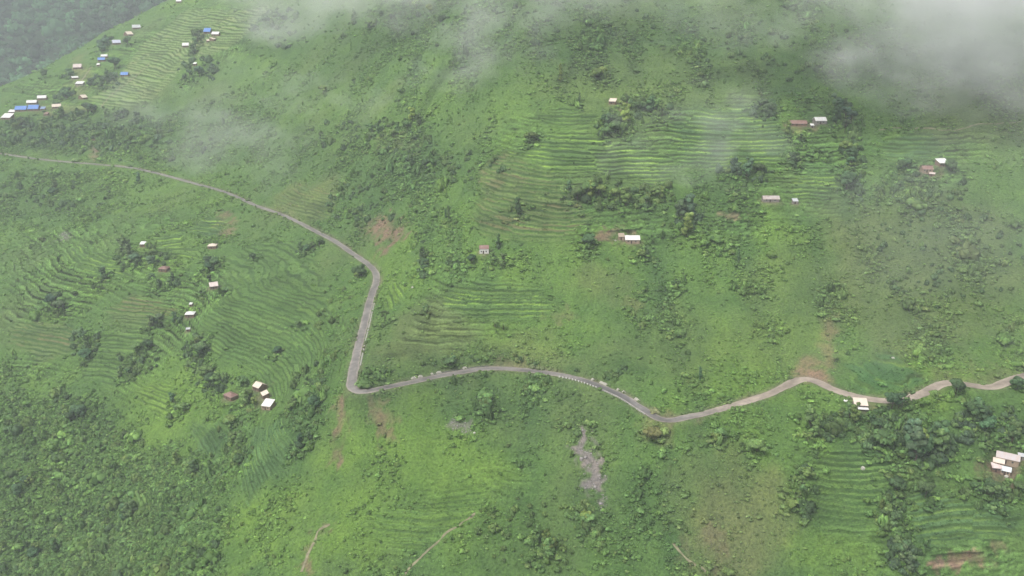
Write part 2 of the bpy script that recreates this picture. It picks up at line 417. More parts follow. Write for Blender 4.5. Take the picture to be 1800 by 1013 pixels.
def h_land(x, y):
    """final ground height, for arrays of any size"""
    x = np.asarray(x, float); y = np.asarray(y, float)
    shp = x.shape; x = x.ravel(); y = y.ravel()
    z = h_base(x, y)
    rd, rz, rs, rside = road_info(x, y)
    # small relief of the open slope: rills, hummocks
    rel = 1.6 * fbm(x, y * .2, 26, 3, 201) * sstep(-260, -60, x) + 1.5 * fbm(x, y, 46, 2, 3) + 0.55 * fbm(x, y, 11, 3, 5, .6)
    fm = np.zeros(x.shape); zt = z.copy()
    for f, Z in zip(FAINT, AZ):
        sd = Z.sd(x, y); m = sd > -10
        if not m.any(): continue
        k, fr = steps(z[m], x[m], y[m], f[1])
        w = f[2] * sstep(-8, 14, sd[m] + 14 * fbm(x[m], y[m], 34, 2, 23)) * np.clip(.6 + 1.2 * fbm(x[m], y[m], 70, 2, 25), 0, 1)
        zt[m] += w * f[1] * ((.10 * fr + .90 * sstep(B0 - .1, B1, fr)) - fr)
        fm[m] = np.maximum(fm[m], .6 * w)
    for f, Z in zip(FIELDS, FZ):
        sd = field_sd(Z, x, y)
        m = sd > -4
        if not m.any(): continue
        w = sstep(-3.5, 4.5, sd[m])
        k, fr = steps(z[m], x[m], y[m], f[2])
        zter = z[m] + f[2] * ((.24 * fr + .76 * sstep(B0, B1, fr)) - fr)
        zt[m] = zt[m] * (1 - w) + zter * w
        fm[m] = np.maximum(fm[m], w)
    z = zt + rel * (1 - fm) * sstep(4, 12, rd)
    for (hx, hy, hz, L, W) in HPOS:
        r0 = .62 * max(L, W); r1 = r0 + 4.0
        m = (np.abs(x - hx) < r1) & (np.abs(y - hy) < r1)
        if m.any():
            d = np.hypot(x[m] - hx, y[m] - hy)
            w = 1 - sstep(r0, r1, d)
            z[m] = z[m] * (1 - w) + hz * w
    half = RHALF[rs]
    w = 1 - sstep(half + 0.6, half + 5.0, rd)
    z = z * (1 - w) + (rz - 0.10 * (rd < half + .6)) * w
    return z.reshape(shp)

# ------------------------------------------------------------------ ground cover zones: ellipse or outline, colour, strength, shrub density factor, ragged
LIME = (0.146, 0.250, 0.046); GRASS = (0.090, 0.168, 0.048); OLIVE = (0.118, 0.150, 0.064); DARK = (0.046, 0.092, 0.036)
SOIL = (0.205, 0.140, 0.105); SCREE = (0.205, 0.185, 0.178); GULLY = (0.255, 0.165, 0.120); STRAW = (0.190, 0.180, 0.088)
def E_(cx, cy_, rx, ry): return dict(ell=(cx, cy_, rx, ry))
def P_(*p): return dict(pts=list(p))
COVER = [
 (E_(720,810,150,85),LIME,.55,.6),(E_(640,930,60,70),LIME,.5,.6),(E_(500,930,90,70),LIME,.45,.8),(E_(900,600,150,50),LIME,.35,.8),
 (E_(1330,640,120,75),LIME,.5,.9),(E_(300,770,60,40),LIME,.5,.5),(E_(620,210,110,60),LIME,.3,.7),(E_(1010,190,130,60),LIME,.3,.7),
 (E_(980,470,120,60),LIME,.25,.8),(E_(1440,800,60,60),LIME,.35,.8),(E_(1460,960,80,50),LIME,.4,.8),(E_(80,870,40,60),LIME,.35,.8),
 (E_(700,480,70,50),LIME,.3,.8),(E_(280,700,70,60),LIME,.4,.5),(E_(600,560,50,120),GRASS,.5,1.0),(E_(250,340,180,30),LIME,.25,.8),(E_(900,300,60,70),LIME,.3,.5),
 (E_(760,590,100,60),OLIVE,.6,.35),(E_(1620,480,170,150),OLIVE,.55,1.2),(E_(1190,610,120,60),OLIVE,.3,.9),(E_(1290,920,95,90),STRAW,.45,.5),(E_(1260,840,90,60),OLIVE,.4,.6),
 (E_(1150,150,200,60),OLIVE,.35,1.0),(E_(1400,540,110,110),OLIVE,.3,1.0),(E_(1720,210,110,60),OLIVE,.5,.8),(E_(1060,500,50,30),OLIVE,.5,.3),(E_(930,620,70,40),STRAW,.25,.8),
 (P_((0,640),(60,700),(140,690),(250,760),(330,790),(420,830),(400,900),(380,1013),(0,1030)),DARK,.35,2.7),(E_(950,935,130,85),DARK,.25,1.5),(E_(90,345,130,50),DARK,.3,1.8),(E_(640,360,90,60),DARK,.3,1.6),(E_(630,260,130,60),DARK,.35,1.8),
 (E_(800,295,100,40),DARK,.35,1.7),(E_(830,635,100,18),DARK,.5,1.8),(E_(1060,650,70,16),DARK,.4,1.6),(E_(900,50,350,70),DARK,.35,1.6),(E_(1380,80,220,90),DARK,.35,1.6),
 (E_(660,860,60,50),DARK,.3,1.6),(E_(850,720,50,40),DARK,.4,1.6),(E_(340,235,170,55),DARK,.35,1.6),(E_(110,232,150,34),DARK,.65,2.8),(E_(480,60,70,50),DARK,.5,1.6),
 (E_(1660,420,130,90),DARK,.3,1.4),(E_(1130,560,60,60),DARK,.2,1.3),(E_(1560,760,110,40),DARK,.6,1.5),(E_(1740,760,70,50),DARK,.4,1.4),(E_(540,740,35,70),DARK,.4,1.5),
 (E_(1020,720,120,40),DARK,.2,1.4),(E_(1100,900,90,80),DARK,.25,1.3),(E_(1420,880,25,90),DARK,.4,1.6),
 (P_((655,400),(672,380),(700,385),(722,398),(715,420),(690,428),(680,448),(660,450),(665,425)),SOIL,.95,.7),(E_(655,400,22,18),SOIL,.5,.7),(E_(396,394,17,24),SOIL,.75,.3),(P_((1398,664),(1408,636),(1425,628),(1446,648),(1452,670),(1412,670)),GULLY,.9,0),
 (E_(1458,600,10,45),GULLY,.45,.5),(E_(1285,376,20,8),SOIL,.7,.2),(E_(1075,414,34,12),SOIL,.85,.1),(E_(1408,224,34,12),SOIL,.5,.3),(E_(165,262,8,24),SOIL,.8,.1),
 (E_(1768,830,42,28),SOIL,.75,.1),(E_(1530,715,18,10),SOIL,.6,.2),(P_((1628,990),(1660,978),(1700,970),(1745,972),(1742,988),(1700,994),(1640,1000)),SOIL,1,0),(E_(1760,965,14,9),SOIL,.8,.1),
 (P_((592,698),(610,698),(606,770),(594,816),(580,816),(590,760)),SOIL,.85,.4),(P_((648,705),(664,706),(690,770),(676,778),(655,740)),SOIL,.65,.3),(P_((668,704),(680,706),(700,740),(690,742)),SOIL,.5,.4),
 (P_((545,950),(560,928),(580,922),(572,936),(552,970),(538,1010),(528,1010)),SOIL,.7,.2),(E_(880,320,38,22),SOIL,.35,.3),(E_(540,355,50,28),STRAW,.4,.5),(E_(1095,182,14,8),SOIL,.7,.1),
 (E_(1635,300,26,10),SOIL,.6,.2),(E_(110,195,60,10),STRAW,.4,.5),(E_(140,135,10,40),STRAW,.5,.4),(E_(460,695,22,26),SOIL,.4,.3),(E_(1690,655,90,14),SOIL,.25,.5),(E_(1190,735,50,14),SOIL,.45,.4),(E_(1150,760,30,22),STRAW,.45,.8),
 (E_(1240,960,40,40),SOIL,.35,.5),(E_(1110,535,20,10),STRAW,.4,.4),(E_(980,552,30,12),SOIL,.3,.4),(E_(700,250,40,20),SOIL,.2,.8),(E_(910,640,40,14),SOIL,.35,.5),
 (P_((1020,756),(1036,764),(1032,790),(1056,808),(1060,838),(1046,864),(1028,858),(1030,822),(1014,790)),SCREE,1,0),(E_(1060,885,7,10),SCREE,.6,.2),(E_(798,743,8,9),SCREE,.6,.1),(E_(820,750,10,9),SCREE,.6,.1),(E_(115,415,8,8),SCREE,.5,.1),
]
CZ = Zone.many([c[0] for c in COVER])

def cover(x, y):
    """natural ground colour and shrub density"""
    n1 = fbm(x, y, 120, 3, 41); n2 = fbm(x, y, 26, 3, 43)
    c = np.array(GRASS)[None] * np.ones((len(x), 1))
    a = np.clip(.5 * n1 + .35 * n2, 0, .55)[:, None]
    c = c * (1 - a) + np.array(LIME) * a
    a = np.clip(-.5 * n1 + .3 * fbm(x, y, 60, 2, 47) - .05, 0, .6)[:, None]
    c = c * (1 - a) + np.array(OLIVE) * a
    st_ = fbm(x, y * .2, 26, 3, 201) * sstep(-260, -60, x)
    dens = np.clip(.70 + 1.25 * n2 + .5 * n1 - 1.1 * st_, .28, 2.6)
    a = np.clip(-.9 * st_, 0, .5)[:, None]
    c = c * (1 - a) + np.array(DARK) * 1.25 * a
    for i, ((_, col, st, df), Z) in enumerate(zip(COVER, CZ)):
        small = min(np.ptp(Z.w[:, 0]), np.ptp(Z.w[:, 1]))
        soft = min(14.0, .30 * small)
        hard = (col is SOIL or col is SCREE)
        if hard: soft = min(2.5, .25 * small)
        sd = Z.sd(x, y)
        m = sd > -2.5 * soft
        if not m.any(): continue
        w = sstep(-soft, soft, sd[m] + soft * (2.4 if hard else 1.1) * fbm(x[m], y[m], max(5 if hard else 3, soft * 2), 3, 60 + i)) * st
        if col is SOIL: w = w * np.clip(.62 + 1.0 * fbm(x[m], y[m], 9, 3, 160 + i), .1, 1)
        c[m] = c[m] * (1 - w[:, None]) + np.array(col) * w[:, None]
        wn_ = np.minimum(1, w / max(st, .01))
        dens[m] = dens[m] * (1 + (df - 1) * wn_)
        if df >= 2.5: dens[m] = np.maximum(dens[m], .75 * df * wn_)
    return c, dens

# ------------------------------------------------------------------ materials
def new_mat(name):
    m = bpy.data.materials.new(name); m.use_nodes = True
    nt = m.node_tree; nt.nodes.clear()
    out = nt.nodes.new('ShaderNodeOutputMaterial'); b = nt.nodes.new('ShaderNodeBsdfPrincipled')
    b.inputs['Roughness'].default_value = .9
    b.inputs['Specular IOR Level'].default_value = .15
    nt.links.new(b.outputs[0], out.inputs['Surface'])
    return m, nt, b, out
def nd(nt, t, **kw):
    n = nt.nodes.new(t)
    for k, v in kw.items():
        setattr(n, k, v)
    return n
def mixc(nt, mode, fac, a, b):
    n = nt.nodes.new('ShaderNodeMix'); n.data_type = 'RGBA'; n.blend_type = mode
    for s, v in ((0, fac), (6, a), (7, b)):
        if hasattr(v, 'links'): nt.links.new(v, n.inputs[s])
        else: n.inputs[s].default_value = v if s == 0 else (*v, 1)
    return n.outputs[2]
def noise(nt, scale, detail=4, rough=.6, vec=None):
    n = nt.nodes.new('ShaderNodeTexNoise'); n.inputs['Scale'].default_value = scale
    n.inputs['Detail'].default_value = detail; n.inputs['Roughness'].default_value = rough
    if vec is not None: nt.links.new(vec, n.inputs['Vector'])
    return n.outputs['Fac']
def ramp(nt, fac, stops):
    n = nt.nodes.new('ShaderNodeValToRGB')
    while len(n.color_ramp.elements) < len(stops): n.color_ramp.elements.new(.5)
    for e, (p, c) in zip(n.color_ramp.elements, stops):
        e.position = p; e.color = (*c, 1) if len(c) == 3 else c
    nt.links.new(fac, n.inputs[0])
    return n.outputs[0]

def ground_material(name, grain, bump):
    m, nt, b, out = new_mat(name)
    at = nd(nt, 'ShaderNodeAttribute', attribute_name='ground_color')
    tc = nd(nt, 'ShaderNodeTexCoord')
    n1 = noise(nt, grain, 5, .7, tc.outputs['Object'])
    r1 = ramp(nt, n1, [(.30, (.50, .52, .50)), (.52, (1, 1, 1)), (.74, (1.45, 1.42, 1.25))])
    n2 = noise(nt, .07, 4, .6, tc.outputs['Object'])
    r2 = ramp(nt, n2, [(.3, (.82, .86, .86)), (.7, (1.18, 1.13, 1.05))])
    c = mixc(nt, 'MULTIPLY', 1.0, at.outputs['Color'], r1)
    c = mixc(nt, 'MULTIPLY', 1.0, c, r2)
    nt.links.new(c, b.inputs['Base Color'])
    bp = nd(nt, 'ShaderNodeBump'); bp.inputs['Strength'].default_value = 1.0; bp.inputs['Distance'].default_value = bump
    nt.links.new(n1, bp.inputs['Height']); nt.links.new(bp.outputs[0], b.inputs['Normal'])
    b.inputs['Specular IOR Level'].default_value = 0.05
    return m
M_GROUND = ground_material('slope_grass', .75, .9)
M_FIELD = ground_material('terrace_crop', 1.0, .30)

def foliage_material(name, instanced):
    m, nt, b, out = new_mat(name)
    if instanced:
        at = nd(nt, 'ShaderNodeAttribute', attribute_name='tint'); at.attribute_type = 'INSTANCER'; col = at.outputs['Color']
    else:
        col = nd(nt, 'ShaderNodeObjectInfo').outputs['Color']
    lv = nd(nt, 'ShaderNodeAttribute', attribute_name='leaf_tone')
    c = mixc(nt, 'MULTIPLY', 1.0, col, lv.outputs['Color'])
    nt.links.new(c, b.inputs['Base Color'])
    b.inputs['Roughness'].default_value = .75
    b.inputs['Specular IOR Level'].default_value = .12
    tr = nd(nt, 'ShaderNodeBsdfTranslucent')
    nt.links.new(mixc(nt, 'MULTIPLY', 1.0, c, (1.1, 1.25, .7)), tr.inputs['Color'])
    mx = nd(nt, 'ShaderNodeMixShader'); mx.inputs[0].default_value = .30
    nt.links.new(b.outputs[0], mx.inputs[1]); nt.links.new(tr.outputs[0], mx.inputs[2])
    nt.links.new(mx.outputs[0], out.inputs['Surface'])
    return m
M_LEAF = foliage_material('tree_leaves', False)
M_SCRUB = foliage_material('scrub_leaves', True)

def plain(name, rgb, var=.25, scale=1.5, rough=.9, spec=.15):
    m, nt, b, out = new_mat(name)
    tc = nd(nt, 'ShaderNodeTexCoord')
    n = noise(nt, scale, 5, .65, tc.outputs['Object'])
    r = ramp(nt, n, [(.25, (1 - var,) * 3), (.75, (1 + var,) * 3)])
    nt.links.new(mixc(nt, 'MULTIPLY', 1.0, rgb, r), b.inputs['Base Color'])
    b.inputs['Roughness'].default_value = rough; b.inputs['Specular IOR Level'].default_value = spec
    return m
M_BARK = plain('bark', (.10, .075, .055), .4, 3)
WALLS = {'mud': plain('mud_wall', (.20, .135, .095)), 'stone': plain('stone_wall', (.26, .235, .21), .35, 2.5), 'tan': plain('tan_plaster', (.34, .26, .19)), 'white': plain('whitewash', (.74, .71, .66), .12)}
M_WOOD = plain('dark_wood', (.07, .05, .04), .3, 4)
M_DARKGLASS = plain('window_shutter', (.05, .055, .06), .3, 4, .5, .4)

def roof_material(name, rgb, wear, amount):
    m, nt, b, out = new_mat(name)
    tc = nd(nt, 'ShaderNodeTexCoord')
    n = noise(nt, .45, 5, .6, tc.outputs['Object'])
    f = ramp(nt, n, [(.42, (0, 0, 0)), (.75, (amount,) * 3)])
    wv = nd(nt, 'ShaderNodeTexWave'); wv.bands_direction = 'X'; wv.inputs['Scale'].default_value = 1.6
    nt.links.new(tc.outputs['Object'], wv.inputs['Vector'])
    c = mixc(nt, 'MIX', f, rgb, wear)
    nt.links.new(c, b.inputs['Base Color'])
    bp = nd(nt, 'ShaderNodeBump'); bp.inputs['Distance'].default_value = .05; bp.inputs['Strength'].default_value = .6
    nt.links.new(wv.outputs['Fac'], bp.inputs['Height']); nt.links.new(bp.outputs[0], b.inputs['Normal'])
    b.inputs['Roughness'].default_value = .45; b.inputs['Specular IOR Level'].default_value = .4
    return m
ROOFS = {'white': roof_material('white_sheet_roof', (.74, .74, .72), (.50, .43, .38), .7), 'cream': roof_material('cream_sheet_roof', (.70, .60, .50), (.50, .38, .30), .6),
 'pink': roof_material('pink_grey_roof', (.66, .56, .53), (.40, .27, .24), .7), 'rust': roof_material('rust_roof', (.225, .125, .105), (.34, .25, .22), .8),
 'blue': roof_material('blue_sheet_roof', (.10, .22, .56), (.22, .34, .56), .7), 'fadedblue': roof_material('faded_blue_roof', (.20, .28, .46), (.34, .36, .42), .6),
 'paleblue': roof_material('pale_blue_roof', (.66, .72, .73), (.55, .55, .55), .5), 'grey': roof_material('grey_sheet_roof', (.50, .51, .53), (.38, .35, .33), .6),
 'greytan': roof_material('grey_tan_roof', (.50, .46, .46), (.50, .38, .31), .9), 'patchy': roof_material('patchy_roof', (.44, .39, .37), (.28, .20, .17), 1.0), 'lilac': roof_material('lilac_roof', (.46, .47, .60), (.62, .62, .66), .7), 'tan': roof_material('tan_roof', (.36, .29, .22), (.28, .2, .15), .6)}

# ------------------------------------------------------------------ the hillside and its terraced fields (one grid, cut into pieces)
rows = np.concatenate([np.arange(255, 1010, 0.98), np.arange(1010, 1660, 2.6)])
cols = np.linspace(-.80, .80, 900)
NY, NX = len(rows), len(cols)
GX = rows[:, None] * cols[None, :]
GY = rows[:, None] + np.zeros((1, NX))
fx, fy = GX.ravel(), GY.ravel()
fz = h_land(fx, fy)
def ground_look(fx, fy):
    """colour, shrub density, field number, smooth height and road distance"""
    base_col, base_den = cover(fx, fy)
    # colours of the terraces follow the treads and banks
    fid = np.full(fx.shape, -1, np.int32)
    zsm = h_base(fx, fy)
    for f, Z in zip(FAINT, AZ):
        sd = Z.sd(fx, fy); m = sd > -8
        X, Y = fx[m], fy[m]
        k, fr = steps(zsm[m], X, Y, f[1])
        w = f[2] * sstep(-8, 14, sd[m] + 14 * fbm(X, Y, 34, 2, 23)) * np.clip(.6 + 1.2 * fbm(X, Y, 70, 2, 25), 0, 1)
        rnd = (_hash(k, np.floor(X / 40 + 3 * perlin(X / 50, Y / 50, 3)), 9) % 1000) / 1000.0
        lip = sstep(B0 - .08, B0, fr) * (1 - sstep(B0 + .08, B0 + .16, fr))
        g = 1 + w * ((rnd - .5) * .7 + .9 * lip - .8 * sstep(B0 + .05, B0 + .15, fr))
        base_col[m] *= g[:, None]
        base_den[m] *= (1 - .5 * w)
    for i, (f, Z) in enumerate(zip(FIELDS, FZ)):
        sdn = field_sd(Z, fx, fy)
        m = sdn > -2.0
        fid[sdn > 0] = i
        X, Y = fx[m], fy[m]
        k, fr = steps(zsm[m], X, Y, f[2])
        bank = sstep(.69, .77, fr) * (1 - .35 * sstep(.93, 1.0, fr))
        plot = np.floor(X / 34 + 2.5 * perlin(X / 45, Y / 45, 3 + i))
        rnd = (_hash(k, plot, 5 + i) % 1000) / 1000.0
        rnd2 = (_hash(k, plot, 50 + i) % 1000) / 1000.0
        along = fbm(X, Y, 26, 3, 70 + i)
        near = base_col[m]
        tread = np.array(f[3])[None] * (0.78 + .45 * rnd[:, None] + .25 * along[:, None])
        tread = .72 * tread + .28 * near
        fal = np.clip((rnd2 > .72) * .55 + .5 * np.clip(along - .2, 0, 1), 0, .65)[:, None]
        if f[3] in (TAN, PALEF):
            tread = tread * (1 - fal) + np.array((.165, .145, .080) if f[3] is TAN else (.225, .255, .120)) * fal
        elif i in (0, 13, 14, 18, 3, 7):
            tread = tread * (1 - .35 * fal) + np.array(LIMEF) * .35 * fal
        lip = sstep(B0 - .08, B0, fr) * (1 - sstep(B0 + .08, B0 + .15, fr))
        bk = (.90 * np.array(BANK_SHADE)[None] + .20 * near) * (1 + .4 * along[:, None])  # weedy riser, with the shade below the crop edges painted as dark colour
        lipc = np.array(f[4])[None] * (.8 + .6 * rnd2[:, None]) * .7 + near * .40
        ch = np.clip(along * 1.3 + .40 + .5 * (rnd2 - .5), 0, 1)[:, None] * lip[:, None]
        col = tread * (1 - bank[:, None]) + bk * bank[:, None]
        col = col * (1 - ch) + lipc * ch
        w = sstep(-2.0, 5.5, sdn[m])[:, None] * (.55 if f[0].startswith('old grassed') else 1)
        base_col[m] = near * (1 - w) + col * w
        base_den[m] *= (1 - .90 * w[:, 0])
    # disturbed earth along the road cut and verge
    rd, rz, rs, rside = road_info(fx, fy)
    half = RHALF[rs]
    vg = (1 - sstep(half + .6, half + 3.4, rd)) * np.clip(.55 + .6 * fbm(fx, fy, 14, 2, 91), 0, 1) * np.where(rside > 0, .75, .45)
    base_col = base_col * (1 - vg[:, None]) + np.array((.17, .145, .115)) * vg[:, None]
    base_den[rd < half + .5] = 0
    for (hx, hy, hz, L, W) in HPOS:
        d = np.hypot(fx - hx, fy - hy); r = .62 * max(L, W)
        m = d < r + 3
        w = (1 - sstep(r * .8, r + 2.5, d[m] + 1.5 * perlin(fx[m] / 3, fy[m] / 3, 99)))[:, None] * .6
        base_col[m] = base_col[m] * (1 - w) + np.array((.17, .135, .105)) * w
        base_den[d < r + 1.5] = 0
    return base_col, base_den, fid, zsm, rd
base_col, base_den, fid, zsm, rd = ground_look(fx, fy)

gi = np.arange(NY * NX).reshape(NY, NX)
quads = np.stack([gi[:-1, :-1], gi[:-1, 1:], gi[1:, 1:], gi[1:, :-1]], -1).reshape(-1, 4)
qf = fid[quads]
qid = np.where((qf == qf[:, :1]).all(1), qf[:, 0], -1)
VV = np.stack([fx, fy, fz], 1)
def piece(name, sel, mat):
    q = quads[sel]
    used, inv = np.unique(q, return_inverse=True)
    me = fast_mesh(name, VV[used], inv.reshape(-1, 4), True)
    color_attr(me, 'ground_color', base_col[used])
    return link(name, me, mat)
tag(piece('hillside', qid < 0, M_GROUND), kind='structure')
# the worked terraces are meshed at twice the resolution so that banks stay crisp
qr, qc = np.divmod(np.arange(len(quads)), NX - 1)
FNX = 2 * NX
def fine_piece(name, sel, mat):
    r, c = qr[sel] * 2, qc[sel] * 2
    def ix(a, b): return (r + a) * FNX + c + b
    q = np.concatenate([np.stack([ix(a, b), ix(a, b + 1), ix(a + 1, b + 1), ix(a + 1, b)], -1) for a in (0, 1) for b in (0, 1)])
    used, inv = np.unique(q, return_inverse=True)
    ur, uc = np.divmod(used, FNX)
    yy = np.interp(ur / 2.0, np.arange(NY), rows); xx = yy * np.interp(uc / 2.0, np.arange(NX), cols)
    zz = h_land(xx, yy)
    me = fast_mesh(name, np.stack([xx, yy, zz], 1), inv.reshape(-1, 4), True)
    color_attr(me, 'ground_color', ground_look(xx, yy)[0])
    return link(name, me, mat)
for i, f in enumerate(FIELDS):
    s_ = np.nonzero(qid == i)[0]
    if len(s_):
        tag(fine_piece('terraced_field', s_, M_FIELD), f[0], kind='structure')

# far hillside across the side valley, with its woods
fxs = np.arange(-1900, 150, 16.0); fys = np.arange(1480, 3000, 16.0)
FX, FY = np.meshgrid(fxs, fys)
def h_far(x, y):
    return 70 + .50 * np.clip(y - 1640, -400, 700) + .05 * (x + 900) + 28 * fbm(x, y, 420, 3, 77) + 5 * fbm(x, y, 60, 2, 78)
fv = np.stack([FX.ravel(), FY.ravel(), h_far(FX.ravel(), FY.ravel())], 1)
g2 = np.arange(FX.size).reshape(FX.shape)
fq = np.stack([g2[:-1, :-1], g2[:-1, 1:], g2[1:, 1:], g2[1:, :-1]], -1).reshape(-1, 4)
me = fast_mesh('far_hillside', fv, fq, True)
fc = np.array((.026, .046, .022))[None] * (1 + .35 * fbm(fv[:, 0], fv[:, 1], 150, 3, 79)[:, None])
color_attr(me, 'ground_color', fc)
tag(link('far_hillside', me, M_GROUND), kind='structure')

# ------------------------------------------------------------------ road
def road_mesh():
    N = len(RC); cross = np.array([-1.0, -.86, -.55, -.2, .2, .55, .86, 1.0])
    jig = 1 + .13 * fbm(np.arange(N) * 1., np.zeros(N), 9, 3, 5, .7)
    jig2 = 1 + .13 * fbm(np.arange(N) * 1., np.ones(N) * 9, 8, 3, 6, .7)
    V = []; Cc = []
    dark = np.exp(-((RU - 1085) / 62) ** 2)
    right = sstep(1180, 1330, RU); left = 1 - sstep(500, 640, RU)
    for k, c in enumerate(cross):
        s = np.where(c < 0, jig, jig2) * RHALF * c
        x = RC[:, 0] + RN[:, 0] * s; y = RC[:, 1] + RN[:, 1] * s
        z = RC[:, 2] + 0.06 - 0.05 * c * c
        V.append(np.stack([x, y, z], 1))
        base = np.array((.190, .178, .168))[None] * np.ones((N, 1))
        base = base * (1 - right[:, None]) + np.array((.315, .265, .220)) * right[:, None]
        base = base * (1 - .55 * dark[:, None]) + np.array((.10, .10, .11)) * .55 * dark[:, None]
        e = abs(c) > .8
        if e:
            base = base * .55 + np.array((.36, .31, .26)) * .45
        base = base * (1 + .40 * fbm(np.arange(N) * 1.0, np.full(N, k * 3.0), 18, 3, 88)[:, None])
        Cc.append(base)
    K = len(cross)
    V = np.stack(V, 1).reshape(-1, 3); Cc = np.stack(Cc, 1).reshape(-1, 3)
    g = np.arange(N * K).reshape(N, K)
    q = np.stack([g[:-1, :-1], g[1:, :-1], g[1:, 1:], g[:-1, 1:]], -1).reshape(-1, 4)[:, ::-1]
    me = fast_mesh('road', V, q, True); color_attr(me, 'ground_color', Cc)
    return me
M_ROAD, nt, b, out = new_mat('worn_asphalt')
at = nd(nt, 'ShaderNodeAttribute', attribute_name='ground_color'); tc = nd(nt, 'ShaderNodeTexCoord')
n1 = noise(nt, .35, 5, .7, tc.outputs['Object'])
nt.links.new(mixc(nt, 'MULTIPLY', 1.0, at.outputs['Color'], ramp(nt, n1, [(.3, (.7, .7, .72)), (.7, (1.22, 1.2, 1.15))])), b.inputs['Base Color'])
b.inputs['Roughness'].default_value = .7; b.inputs['Specular IOR Level'].default_value = .3
tag(link('road', road_mesh(), M_ROAD), kind='structure')

# footpaths worn into the grass
M_PATH = plain('trodden_earth', (.215, .20, .125), .45, .5)
def ribbon(name, px, width, mat, lift=.12):
    p = ground_at([a for a, _ in px], [b_ for _, b_ in px])
    P = np.vstack([2 * p[0] - p[1], p, 2 * p[-1] - p[-2]])
    c = resample(catmull(P, .8), .8)
    c[:, :2] += np.stack([perlin(np.arange(len(c)) / 9, np.zeros(len(c)), 3), perlin(np.arange(len(c)) / 9, np.ones(len(c)) * 5, 3)], 1) * .8
    t = np.gradient(c[:, :2], axis=0); t /= np.linalg.norm(t, axis=1)[:, None]
    n = np.stack([-t[:, 1], t[:, 0]], 1)
    w = width * .5 * (1 + .6 * perlin(np.arange(len(c)) / 6, np.ones(len(c)) * 2, 8))
    V = []
    for s in (-1, 0, 1):
        q = c[:, :2] + n * (w * s)[:, None]
        V.append(np.c_[q, h_land(q[:, 0], q[:, 1]) + lift])
    V = np.stack(V, 1).reshape(-1, 3); g = np.arange(len(V)).reshape(-1, 3)
    q = np.stack([g[:-1, :-1], g[1:, :-1], g[1:, 1:], g[:-1, 1:]], -1).reshape(-1, 4)[:, ::-1]
    return tag(link(name, fast_mesh(name, V, q, True), mat), kind='structure')
ribbon('footpath', [(835,902),(800,928),(780,944),(752,966),(728,985),(708,1013),(690,1040)], .9, M_PATH)
ribbon('footpath', [(580,925),(562,936),(550,960),(538,985),(528,1013)], 1.3, M_PATH)
ribbon('footpath', [(1182,950),(1195,965),(1212,985),(1235,1000),(1255,1020)], .9, M_PATH)
ribbon('footpath', [(1545,228),(1620,226),(1680,228),(1740,218),(1800,210)], 1.1, M_PATH)
ribbon('footpath', [(262,112),(228,142),(196,166),(176,190)], 1.6, M_PATH, .2)
ribbon('footpath', [(160,118),(146,138),(136,156)], 2.0, M_PATH, .2)

# ------------------------------------------------------------------ small mesh builder
class MB:
    def __init__(s): s.v = []; s.f = []
    def quad(s, a, b, c, d):
        n = len(s.v); s.v += [a, b, c, d]; s.f.append((n, n + 1, n + 2, n + 3))
    def tri(s, a, b, c):
        n = len(s.v); s.v += [a, b, c]; s.f.append((n, n + 1, n + 2))
    def box(s, x0, x1, y0, y1, z0, z1):
        n = len(s.v)
        s.v += [(x0,y0,z0),(x1,y0,z0),(x1,y1,z0),(x0,y1,z0),(x0,y0,z1),(x1,y0,z1),(x1,y1,z1),(x0,y1,z1)]
        s.f += [tuple(n + i for i in q) for q in ((0,3,2,1),(4,5,6,7),(0,1,5,4),(1,2,6,5),(2,3,7,6),(3,0,4,7))]
    def slab(s, pts, th):
        """a sheet with thickness th below the given top outline (counter-clockwise)"""
        n = len(s.v); k = len(pts)
        s.v += [tuple(p) for p in pts] + [(p[0], p[1], p[2] - th) for p in pts]
        s.f.append(tuple(range(n, n + k))); s.f.append(tuple(range(n + 2 * k - 1, n + k - 1, -1)))
        for i in range(k):
            j = (i + 1) % k
            s.f.append((n + i, n + k + i, n + k + j, n + j))
    def tube(s, pts, rad, sides=6):
        ring = []
        for i, (p, r) in enumerate(zip(pts, rad)):
            p = Vector(p); q = Vector(pts[min(i + 1, len(pts) - 1)]) - Vector(pts[max(i - 1, 0)])
            q.normalize(); a = q.orthogonal().normalized(); b_ = q.cross(a)
            n = len(s.v); ring.append(n)
            for k in range(sides):
                an = 2 * math.pi * k / sides
                s.v.append(tuple(p + (a * math.cos(an) + b_ * math.sin(an)) * r))
        for i in range(len(ring) - 1):
            for k in range(sides):
                j = (k + 1) % sides
                s.f.append((ring[i] + k, ring[i] + j, ring[i + 1] + j, ring[i + 1] + k))
        s.f.append(tuple(ring[-1] + k for k in range(sides)))
    def mesh(s, name):
        me = bpy.data.meshes.new(name); me.from_pydata(s.v, [], s.f); me.update(); return me
    def build(s, name, mat, parent=None):
        return link(name, s.mesh(name), mat, parent)

